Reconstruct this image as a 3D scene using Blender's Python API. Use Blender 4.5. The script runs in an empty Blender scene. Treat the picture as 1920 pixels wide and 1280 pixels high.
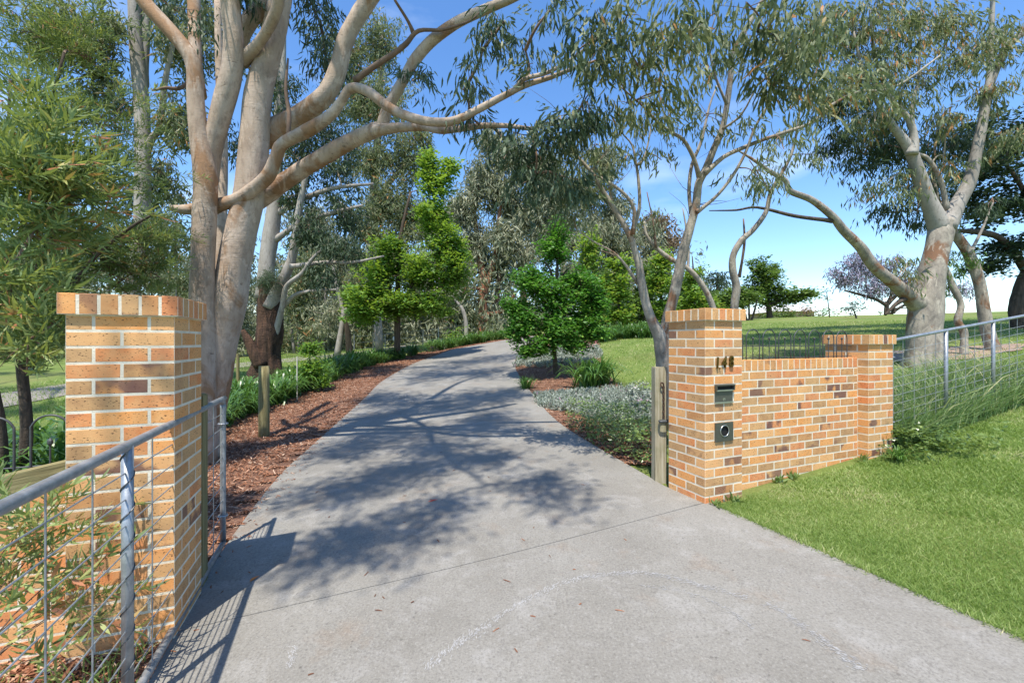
import bpy, bmesh, math, random
import numpy as np
from mathutils import Vector, Matrix

rng = np.random.default_rng(148)
random.seed(148)
SC = bpy.context.scene
COL = SC.collection
R = math.radians

# ------------------------------------------------------------------ camera
F, H = 800.0, 1.60                      # focal length in photo pixels, eye height
cam_d = bpy.data.cameras.new('camera')
cam_d.sensor_width = 36.0
cam_d.lens = F / 1920.0 * 36.0
cam_d.clip_start = 0.05
cam_d.clip_end = 3000.0
cam = bpy.data.objects.new('camera', cam_d)
COL.objects.link(cam)
cam.location = (0, 0, H)
cam.rotation_euler = (R(90), R(0.0), 0)
SC.camera = cam

# ------------------------------------------------------------------ sky, sun, exposure
SHX, SHY = 0.095, 0.445                 # shadow run per metre of height
sun_dir = Vector((SHX, SHY, -1.0)).normalized()
elev = math.asin(-sun_dir.z)
azim = math.atan2(-sun_dir.x, -sun_dir.y)
world = bpy.data.worlds.new('World')
SC.world = world
world.use_nodes = True
wn = world.node_tree
wn.nodes.clear()
w_out = wn.nodes.new('ShaderNodeOutputWorld')
w_bg = wn.nodes.new('ShaderNodeBackground')
w_sky = wn.nodes.new('ShaderNodeTexSky')
w_sky.sky_type = 'NISHITA'
w_sky.sun_disc = False
w_sky.sun_elevation = elev
w_sky.sun_rotation = azim
w_sky.altitude = 100
w_sky.air_density = 1.0
w_sky.dust_density = 0.25
w_sky.ozone_density = 1.7
w_bg.inputs['Strength'].default_value = 0.15
# thin fair-weather cloud
w_tc = wn.nodes.new('ShaderNodeTexCoord')
w_map = wn.nodes.new('ShaderNodeMapping')
w_map.inputs['Scale'].default_value = (1.6, 1.6, 5.0)
w_no = wn.nodes.new('ShaderNodeTexNoise')
w_no.inputs['Scale'].default_value = 1.7
w_no.inputs['Detail'].default_value = 6
w_ra = wn.nodes.new('ShaderNodeValToRGB')
w_ra.color_ramp.elements[0].position = 0.55
w_ra.color_ramp.elements[0].color = (0, 0, 0, 1)
w_ra.color_ramp.elements[1].position = 0.85
w_ra.color_ramp.elements[1].color = (0.45, 0.45, 0.45, 1)
w_mx = wn.nodes.new('ShaderNodeMix')
w_mx.data_type = 'RGBA'
w_mx.inputs[7].default_value = (5.5, 6.0, 6.6, 1)
wn.links.new(w_tc.outputs['Generated'], w_map.inputs['Vector'])
wn.links.new(w_map.outputs['Vector'], w_no.inputs['Vector'])
wn.links.new(w_no.outputs['Fac'], w_ra.inputs['Fac'])
wn.links.new(w_ra.outputs['Color'], w_mx.inputs[0])
w_hs = wn.nodes.new('ShaderNodeHueSaturation')
w_hs.inputs['Hue'].default_value = 0.504
w_hs.inputs['Saturation'].default_value = 1.22
w_hs.inputs['Value'].default_value = 1.0
wn.links.new(w_sky.outputs['Color'], w_hs.inputs['Color'])
wn.links.new(w_hs.outputs['Color'], w_mx.inputs[6])
wn.links.new(w_mx.outputs[2], w_bg.inputs['Color'])
wn.links.new(w_bg.outputs['Background'], w_out.inputs['Surface'])

sun_d = bpy.data.lights.new('sun', 'SUN')
sun_d.energy = 3.9
sun_d.angle = R(0.55)
sun_d.color = (1.0, 0.935, 0.83)
sun = bpy.data.objects.new('sun', sun_d)
COL.objects.link(sun)
sun.rotation_euler = sun_dir.to_track_quat('-Z', 'Y').to_euler()
sun.location = (-4, -20, 40)

SC.view_settings.view_transform = 'Standard'
SC.view_settings.look = 'None'
SC.view_settings.exposure = 0.92
SC.view_settings.gamma = 1.0
SC.view_settings.use_curve_mapping = False
SC.render.engine = 'CYCLES'
SC.cycles.max_bounces = 6
SC.cycles.diffuse_bounces = 3
SC.cycles.glossy_bounces = 2
SC.cycles.transmission_bounces = 3
SC.cycles.transparent_max_bounces = 6
SC.cycles.caustics_reflective = False
SC.cycles.caustics_refractive = False

# ------------------------------------------------------------------ helpers
def at(u, v, Y):
    return np.array([(u - 960.0) / F * Y, Y, H - (v - 640.0) / F * Y])

TH = R(22)
NX, NY = math.cos(TH), math.sin(TH)     # along the front wall, to the right
AX, AY = -math.sin(TH), math.cos(TH)    # up the driveway
_ht = np.array([[-60, -.35], [-20, -.22], [-10, -.15], [-4, -.10], [-2, -.04], [0, .075], [1.2, .15], [2.5, .25], [5.5, .59], [9.4, 1.0],
                [14, 1.45], [20, 1.85], [28, 2.3], [38, 2.8], [50, 3.05], [90, 3.2], [400, 3.2]])
_rt = np.array([[-60, 0], [8, 0], [10, .08], [13, .29], [18, .55], [30, .85], [40, 1.15], [60, 1.5], [100, 1.8], [900, 2.2]])
def _smooth(tab, w):
    xs = np.linspace(tab[0, 0], min(tab[-1, 0], 140), 4000)
    ys = np.interp(xs, tab[:, 0], tab[:, 1])
    k = int(w / (xs[1] - xs[0])) | 1
    pad = np.concatenate([np.full(k, ys[0]), ys, np.full(k, ys[-1])])
    return xs, np.convolve(pad, np.ones(k) / k, 'same')[k:-k]
_hx, _hy = _smooth(_ht, 1.2)
_rx, _ry = _smooth(_rt, 3.0)
def tz(x, y):
    t = np.asarray(x) * NX + np.asarray(y) * NY - 3.12
    return np.interp(t, _hx, _hy) + np.interp(y, _rx, _ry)
def on_ground(u, v):
    """where the line of sight through a photo pixel meets the terrain"""
    Ys = np.concatenate([np.linspace(1.2, 20, 1500), np.linspace(20.02, 120, 2500)])
    zr = H - (v - 640.0) / F * Ys
    g = tz((u - 960.0) / F * Ys, Ys)
    k = np.argmax(zr <= g)
    Y = Ys[k] if (zr <= g).any() else 90.0
    return np.array([(u - 960.0) / F * Y, Y, float(tz((u - 960.0) / F * Y, Y))])

class Buf:
    def __init__(s):
        s.v, s.t, s.q, s.a, s.n = [], [], [], [], 0
    def add(s, V, tri=None, quad=None, tone=0.5):
        V = np.asarray(V, dtype=np.float32).reshape(-1, 3)
        s.v.append(V)
        if tri is not None and len(tri): s.t.append(np.asarray(tri, dtype=np.int32).reshape(-1, 3) + s.n)
        if quad is not None and len(quad): s.q.append(np.asarray(quad, dtype=np.int32).reshape(-1, 4) + s.n)
        a = np.full(len(V), tone, dtype=np.float32) if np.isscalar(tone) else np.asarray(tone, dtype=np.float32)
        s.a.append(a)
        s.n += len(V)
    def box(s, x0, x1, y0, y1, z0, z1, tone=.5):
        V = [(x, y, z) for z in (z0, z1) for y in (y0, y1) for x in (x0, x1)]
        s.add(V, quad=[(0, 2, 3, 1), (4, 5, 7, 6), (0, 1, 5, 4), (2, 6, 7, 3), (0, 4, 6, 2), (1, 3, 7, 5)], tone=tone)
    def mesh(s, name, mat, smooth=False):
        me = bpy.data.meshes.new(name)
        if s.n == 0: return me
        V = np.concatenate(s.v)
        T = np.concatenate(s.t) if s.t else np.zeros((0, 3), np.int32)
        Q = np.concatenate(s.q) if s.q else np.zeros((0, 4), np.int32)
        me.vertices.add(len(V)); me.vertices.foreach_set('co', V.ravel())
        nl = len(T) * 3 + len(Q) * 4
        me.loops.add(nl); me.loops.foreach_set('vertex_index', np.concatenate([T.ravel(), Q.ravel()]).astype(np.int32))
        me.polygons.add(len(T) + len(Q))
        st = np.concatenate([np.arange(len(T)) * 3, len(T) * 3 + np.arange(len(Q)) * 4]).astype(np.int32)
        me.polygons.foreach_set('loop_start', st)
        me.polygons.foreach_set('use_smooth', np.full(len(T) + len(Q), bool(smooth)))
        at_ = me.attributes.new('tone', 'FLOAT', 'POINT')
        at_.data.foreach_set('value', np.concatenate(s.a))
        me.update(calc_edges=True)
        me.materials.append(mat)
        return me
    def obj(s, name, mat, parent=None, smooth=False):
        return link(name, s.mesh(name, mat, smooth), parent)

def link(name, data, parent=None, loc=None, rz=None):
    o = bpy.data.objects.new(name, data)
    COL.objects.link(o)
    if parent is not None: o.parent = parent
    if loc is not None: o.location = loc
    if rz is not None: o.rotation_euler = (0, 0, rz)
    return o
def tag(o, label, cat=None, group=None, kind=None):
    o['label'] = label
    if cat: o['category'] = cat
    if group: o['group'] = group
    if kind: o['kind'] = kind
    return o
def thing(name, label, cat, loc=(0, 0, 0), rz=0.0, group=None):
    return tag(link(name, None, None, tuple(loc), rz), label, cat, group)
def struct(o, label=None):
    o['kind'] = 'structure'
    if label: o['label'] = label
    return o

def crom(P, Rr, sub):
    P = np.asarray(P, float); Rr = np.asarray(Rr, float)
    if len(P) < 3 or sub < 2: 
        if len(P) == 2 and sub > 1:
            t = np.linspace(0, 1, sub + 1)[:, None]
            return P[0] * (1 - t) + P[1] * t, np.interp(t[:, 0], [0, 1], Rr)
        return P, Rr
    E = np.vstack([2 * P[0] - P[1], P, 2 * P[-1] - P[-2]])
    out, ro = [], []
    for i in range(len(P) - 1):
        p0, p1, p2, p3 = E[i], E[i + 1], E[i + 2], E[i + 3]
        for k in range(sub):
            t = k / sub
            out.append(.5 * ((2 * p1) + (-p0 + p2) * t + (2 * p0 - 5 * p1 + 4 * p2 - p3) * t * t + (-p0 + 3 * p1 - 3 * p2 + p3) * t ** 3))
            ro.append(Rr[i] * (1 - t) + Rr[i + 1] * t)
    out.append(P[-1]); ro.append(Rr[-1])
    return np.array(out), np.array(ro)

def tube(buf, P, Rr, sides=8, sub=4, rough=0.0, tone=.5, closed=False, flare=0.0, collar=0.0):
    if np.isscalar(Rr): Rr = [Rr] * len(P)
    P, Rr = crom(P, Rr, sub)
    n = len(P)
    if collar > 0:
        sl_ = np.concatenate([[0], np.cumsum(np.linalg.norm(np.diff(P, axis=0), axis=1))]); Rr = Rr * (1 + collar * np.exp(-(sl_ / (2.6 * Rr[0] + 1e-6)) ** 2))
    T = np.gradient(P, axis=0)
    T /= np.linalg.norm(T, axis=1)[:, None] + 1e-9
    up = np.array([0, 0, 1.0]) if abs(T[0][2]) < .9 else np.array([1.0, 0, 0])
    N = np.zeros_like(P); x = np.cross(up, T[0]); x /= np.linalg.norm(x); N[0] = x
    for i in range(1, n):
        x = N[i - 1] - T[i] * np.dot(N[i - 1], T[i]); N[i] = x / (np.linalg.norm(x) + 1e-9)
    B = np.cross(T, N)
    a = np.linspace(0, 2 * math.pi, sides, endpoint=False)
    ca, sa = np.cos(a), np.sin(a)
    rr = Rr[:, None] * np.ones(sides)[None, :]
    if rough > 0:
        ph = rng.uniform(0, 6.28, 4)
        s = np.arange(n)[:, None]
        rr = rr * (1 + rough * (.5 * np.sin(2 * a[None, :] + ph[0] + s * .35) + .35 * np.sin(3 * a[None, :] + ph[1] - s * .5) + .3 * np.sin(s * .9 + ph[2]) + .3 * rng.uniform(-1, 1, (n, sides))))
    if flare > 0:
        f = np.exp(-np.arange(n) / 3.0)[:, None]
        rr = rr * (1 + flare * f * (.5 + .5 * np.sin(5 * a[None, :] + 1.3)))
    V = P[:, None, :] + rr[:, :, None] * (N[:, None, :] * ca[None, :, None] + B[:, None, :] * sa[None, :, None])
    idx = np.arange(n * sides).reshape(n, sides)
    q = np.stack([idx[:-1], np.roll(idx, -1, 1)[:-1], np.roll(idx, -1, 1)[1:], idx[1:]], -1).reshape(-1, 4)
    if closed:
        q = np.vstack([q, np.stack([idx[-1], np.roll(idx[-1], -1), np.roll(idx[0], -1), idx[0]], -1)])
        buf.add(V, quad=q, tone=tone)
    else:
        V = np.vstack([V.reshape(-1, 3), P[0], P[-1]])
        c0, c1 = n * sides, n * sides + 1
        t = [(c0, idx[0][(k + 1) % sides], idx[0][k]) for k in range(sides)] + [(c1, idx[-1][k], idx[-1][(k + 1) % sides]) for k in range(sides)]
        buf.add(V, tri=t, quad=q, tone=tone)
    return P, Rr

# ------------------------------------------------------------------ materials
class NT:
    def __init__(s, name):
        s.m = bpy.data.materials.new(name); s.m.use_nodes = True
        s.t = s.m.node_tree; s.b = s.t.nodes['Principled BSDF']; s.o = s.t.nodes['Material Output']
    def n(s, typ, **kw):
        nd = s.t.nodes.new(typ)
        for k, v in kw.items():
            if k.startswith('i_'):
                nd.inputs[k[2:].replace('_', ' ')].default_value = v
            else: setattr(nd, k, v)
        return nd
    def l(s, a, b): s.t.links.new(a, b)
    def ramp(s, fac, stops, interp='LINEAR'):
        r = s.n('ShaderNodeValToRGB'); e = r.color_ramp; e.interpolation = interp
        while len(e.elements) < len(stops): e.elements.new(.5)
        for el, (p, c) in zip(e.elements, stops):
            el.position = p; el.color = tuple(c) + (1,) if len(c) == 3 else c
        s.l(fac, r.inputs['Fac']); return r.outputs['Color']
    def noise(s, vec, scale, detail=4, rough=.55, w=None, dist=0.0):
        nd = s.n('ShaderNodeTexNoise'); nd.inputs['Scale'].default_value = scale; nd.inputs['Detail'].default_value = detail
        nd.inputs['Roughness'].default_value = rough; nd.inputs['Distortion'].default_value = dist
        if w is not None:
            nd.noise_dimensions = '4D'; s.l(w, nd.inputs['W'])
        s.l(vec, nd.inputs['Vector']); return nd.outputs['Fac']
    def mapping(s, vec, scale=(1, 1, 1), rot=(0, 0, 0)):
        m = s.n('ShaderNodeMapping'); m.inputs['Scale'].default_value = scale; m.inputs['Rotation'].default_value = rot
        s.l(vec, m.inputs['Vector']); return m.outputs['Vector']
    def mix(s, fac, a, b, mode='MIX'):
        m = s.n('ShaderNodeMix', data_type='RGBA', blend_type=mode)
        for sock, val in ((m.inputs[0], fac), (m.inputs[6], a), (m.inputs[7], b)):
            if hasattr(val, 'links'): s.l(val, sock)
            elif isinstance(val, (int, float)): sock.default_value = val
            else: sock.default_value = tuple(val) + (1,) if len(val) == 3 else val
        return m.outputs[2]
    def math(s, op, a, b=0.0):
        m = s.n('ShaderNodeMath', operation=op)
        for sock, val in ((m.inputs[0], a), (m.inputs[1], b)):
            if hasattr(val, 'links'): s.l(val, sock)
            else: sock.default_value = val
        return m.outputs[0]
    def bump(s, h, strength=.3, dist=.01):
        b = s.n('ShaderNodeBump'); b.inputs['Strength'].default_value = strength; b.inputs['Distance'].default_value = dist
        s.l(h, b.inputs['Height']); s.l(b.outputs['Normal'], s.b.inputs['Normal'])
    def objco(s): return s.n('ShaderNodeTexCoord').outputs['Object']
    def pos(s): return s.n('ShaderNodeNewGeometry').outputs['Position']
    def rand(s): return s.n('ShaderNodeObjectInfo').outputs['Random']
    def tone(s): return s.n('ShaderNodeAttribute', attribute_name='tone').outputs['Fac']
    def base(s, c):
        if hasattr(c, 'links'): s.l(c, s.b.inputs['Base Color'])
        else: s.b.inputs['Base Color'].default_value = tuple(c) + (1,)
    def rough(s, r): s.b.inputs['Roughness'].default_value = r
    def spec(s, r): s.b.inputs['Specular IOR Level'].default_value = r

def leaf_mat(name, stops, transl=.3, rough=.45, spec=.5, tcol=None, gain=1.0):
    k = NT(name)
    c = k.ramp(k.tone(), [(p, tuple(min(x * gain, .7) for x in col)) for p, col in stops])
    k.base(c); k.rough(rough); k.spec(spec)
    tr = k.n('ShaderNodeBsdfTranslucent')
    k.l(k.mix(.65, c, tcol or (.32, .42, .06)), tr.inputs['Color'])
    mx = k.n('ShaderNodeMixShader'); mx.inputs[0].default_value = transl
    k.l(k.b.outputs[0], mx.inputs[1]); k.l(tr.outputs[0], mx.inputs[2]); k.l(mx.outputs[0], k.o.inputs['Surface'])
    return k.m

def mk_brick():
    k = NT('brick')
    oc = k.objco(); rd = k.rand(); w = k.math('MULTIPLY', rd, 91.0)
    base = k.ramp(rd, [(0, (.68, .30, .10)), (.12, (.50, .24, .095)), (.24, (.71, .375, .155)), (.36, (.67, .25, .09)), (.48, (.48, .28, .13)), (.6, (.72, .315, .10)), (.72, (.57, .32, .14)), (.84, (.63, .225, .09)), (.93, (.43, .24, .11)), (1, (.66, .34, .12))], 'CONSTANT')
    mot = k.noise(oc, 14, 3, .6, w)
    c = k.mix(k.ramp(mot, [(.40, (0, 0, 0)), (.72, (.55, .55, .55))]), base, (.72, .43, .19))
    # kiln flashing: a few bricks have a burnt purple-brown end or patch
    fl = k.noise(oc, 5.5, 2, .5, k.math('MULTIPLY', rd, 317.0))
    sel = k.ramp(k.math('FRACT', k.math('MULTIPLY', rd, 57.3)), [(.78, (0, 0, 0)), (.88, (1, 1, 1))])
    flm = k.mix(1.0, k.ramp(fl, [(.50, (0, 0, 0)), (.57, (1, 1, 1))]), sel, 'MULTIPLY')
    c = k.mix(flm, c, (.19, .095, .07))
    # iron spots
    sp = k.noise(k.mapping(oc, (.75, 1, 1.6)), 105, 2, .5, w)
    c = k.mix(k.ramp(sp, [(.615, (0, 0, 0)), (.665, (1, 1, 1))]), c, (.05, .025, .016))
    big = k.noise(k.pos(), 2.2, 3, .6)
    c = k.mix(k.ramp(big, [(.45, (0, 0, 0)), (.72, (.45, .45, .45))]), c, (.42, .26, .13))
    k.base(c); k.rough(.85); k.spec(.25)
    k.bump(k.noise(oc, 160, 4, .65, w), .45, .004)
    return k.m
def mk_mortar():
    k = NT('mortar'); p = k.pos()
    c = k.ramp(k.noise(p, 9, 5), [(.25, (.56, .49, .37)), (.6, (.74, .67, .53))])
    k.base(c); k.rough(.95); k.bump(k.noise(p, 140, 4), .6, .006); return k.m
def mk_concrete():
    k = NT('concrete'); p = k.pos()
    c = k.ramp(k.noise(p, .9, 6, .6), [(.28, (.188, .176, .152)), (.5, (.236, .224, .197)), (.72, (.277, .266, .239))])
    rust = k.noise(k.mapping(p, (1, 1, 1), (0, 0, R(30))), 2.1, 5, .65)
    c = k.mix(k.ramp(rust, [(.56, (0, 0, 0)), (.72, (.65, .65, .65))]), c, (.24, .185, .135))
    pale = k.noise(p, 3.1, 6, .7, dist=.6)
    c = k.mix(k.ramp(pale, [(.52, (0, 0, 0)), (.74, (.7, .7, .7))]), c, (.35, .34, .32))
    # swirled trowel and tyre scuff streaks
    sw = k.noise(k.mapping(p, (34, 5, 5), (0, 0, R(38))), 1.6, 5, .7, dist=1.6)
    c = k.mix(k.ramp(sw, [(.35, (.10, .10, .10)), (.62, (0, 0, 0))]), c, (.09, .085, .08))
    c = k.mix(k.ramp(sw, [(.60, (0, 0, 0)), (.8, (.32, .32, .32))]), c, (.40, .40, .39))
    sp = k.noise(p, 26, 2, .5)
    c = k.mix(k.ramp(sp, [(.70, (0, 0, 0)), (.745, (.55, .55, .55))]), c, (.10, .092, .085))
    vo = k.n('ShaderNodeTexVoronoi'); vo.inputs['Scale'].default_value = 13; k.l(p, vo.inputs['Vector'])
    spot = k.mix(1.0, k.ramp(vo.outputs['Distance'], [(.06, (1, 1, 1)), (.13, (0, 0, 0))]), k.ramp(k.noise(p, 1.1, 3), [(.48, (0, 0, 0)), (.6, (.75, .75, .75))]), 'MULTIPLY')
    c = k.mix(spot, c, (.085, .078, .07))
    crk = k.noise(k.mapping(p, (1, 1, 1), (0, 0, R(60))), 1.3, 8, .62, dist=.4)
    c = k.mix(k.ramp(crk, [(.4975, (0, 0, 0)), (.5, (.35, .35, .35)), (.5025, (0, 0, 0))]), c, (.08, .074, .066))
    agg = k.noise(p, 75, 3, .75)
    c = k.mix(k.ramp(agg, [(.36, (.55, .55, .55)), (.48, (0, 0, 0))]), c, (.12, .112, .10))
    c = k.mix(k.ramp(agg, [(.56, (0, 0, 0)), (.68, (.45, .45, .45))]), c, (.37, .36, .335))
    gr = k.noise(p, 230, 3, .7)
    c = k.mix(k.ramp(gr, [(.3, (.22, .22, .22)), (.55, (0, 0, 0))]), c, (.09, .085, .08))
    k.base(c); k.rough(.88); k.spec(.25)
    k.bump(k.math('ADD', k.noise(p, 180, 3), k.math('MULTIPLY', sw, 1.5)), .28, .004); return k.m
def mk_grass():
    k = NT('grass'); p = k.pos()
    c = k.ramp(k.noise(p, .55, 6, .65), [(.30, (.12, .175, .04)), (.5, (.18, .24, .06)), (.72, (.27, .29, .10))])
    dry = k.noise(p, .23, 5, .6)
    c = k.mix(k.ramp(dry, [(.5, (0, 0, 0)), (.72, (.75, .75, .75))]), c, (.27, .235, .10))
    fine = k.noise(k.mapping(p, (1, 1, .3)), 60, 4, .75)
    c = k.mix(k.ramp(fine, [(.35, (.55, .55, .55)), (.6, (0, 0, 0))]), c, (.035, .06, .012))
    k.base(c); k.rough(.9); k.spec(.15); k.bump(fine, .8, .03); return k.m
def mk_mulch():
    k = NT('mulch'); p = k.pos()
    v = k.n('ShaderNodeTexVoronoi'); v.inputs['Scale'].default_value = 38; k.l(k.mapping(p, (1, 1.8, 1), (0, 0, .6)), v.inputs['Vector'])
    c = k.ramp(v.outputs['Color'], [(0, (.09, .045, .03)), (.5, (.20, .095, .055)), (1, (.36, .21, .13))])
    k.base(c); k.rough(.95); k.bump(v.outputs['Distance'], 1.0, .02); return k.m
def mk_gravel():
    k = NT('gravel'); p = k.pos()
    c = k.ramp(k.noise(p, 40, 4), [(.3, (.16, .14, .12)), (.7, (.30, .27, .235))])
    k.base(c); k.rough(.95); k.bump(k.noise(p, 70, 3), .7, .02); return k.m
def mk_bark(name, stops, streak=(3, 3, .7), scale=2.0, patch=None, bumps=(.5, .012), bscale=14, spec=.2):
    k = NT(name); oc = k.pos()
    c = k.ramp(k.noise(k.mapping(oc, streak), scale, 6, .6, dist=.5), stops)
    if patch:
        pc, lo, hi, ps = patch
        c = k.mix(k.ramp(k.noise(k.mapping(oc, (1, 1, .5)), ps, 5, .6, dist=.8), [(lo, (0, 0, 0)), (hi, (1, 1, 1))]), c, pc)
    fine = k.noise(k.mapping(oc, (1, 1, .35)), bscale * 2.2, 5, .7)
    scar = k.noise(k.mapping(oc, (1, 1, 2.6)), bscale * .55, 5, .72, dist=1.2)
    c = k.mix(k.ramp(scar, [(.63, (0, 0, 0)), (.665, (.75, .75, .75))]), c, tuple(x * .55 for x in stops[0][1]))
    pale = k.noise(k.mapping(oc, (1, 1, .7)), bscale * .33, 6, .7, dist=1.0)
    c = k.mix(k.ramp(pale, [(.56, (0, 0, 0)), (.60, (.55, .55, .55))]), c, tuple(min(1, x * 1.25) for x in stops[-2][1]))
    c = k.mix(k.ramp(fine, [(.30, (.45, .45, .45)), (.5, (0, 0, 0))]), c, tuple(x * .45 for x in stops[0][1]))
    k.base(c); k.rough(.85); k.spec(spec)
    k.bump(k.math('ADD', k.noise(k.mapping(oc, streak), bscale, 6, .65), k.math('MULTIPLY', k.noise(k.mapping(oc, (1, 1, 5)), bscale * .9, 4, .6, dist=.8), .6)), *bumps); return k.m
def mk_plain(name, col, rough=.6, metal=0.0, var=.15, scale=20, bump=0.0, spec=.5):
    k = NT(name); oc = k.pos()
    nz = k.noise(oc, scale, 4, .6)
    c = k.ramp(nz, [(.25, tuple(x * (1 - var) for x in col)), (.75, tuple(min(1, x * (1 + var)) for x in col))])
    k.base(c); k.rough(rough); k.b.inputs['Metallic'].default_value = metal; k.spec(spec)
    if bump: k.bump(nz, bump, .004)
    return k.m
def mk_timber(name, stops):
    k = NT(name); oc = k.objco()
    c = k.ramp(k.noise(k.mapping(oc, (22, 22, 1.3)), 2.0, 6, .65), stops)
    c = k.mix(k.ramp(k.noise(oc, 5, 4), [(.5, (0, 0, 0)), (.75, (.6, .6, .6))]), c, (.17, .19, .09))
    k.base(c); k.rough(.9); k.spec(.2); k.bump(k.noise(k.mapping(oc, (30, 30, 1.5)), 3, 5), .6, .006); return k.m
def mk_galv():
    k = NT('galvanised'); p = k.pos()
    c = k.ramp(k.noise(p, 22, 5, .6), [(.3, (.23, .245, .26)), (.55, (.33, .35, .365)), (.75, (.47, .48, .49))])
    k.base(c); k.rough(.42); k.b.inputs['Metallic'].default_value = .55; k.bump(k.noise(p, 90, 3), .15, .002); return k.m

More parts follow.
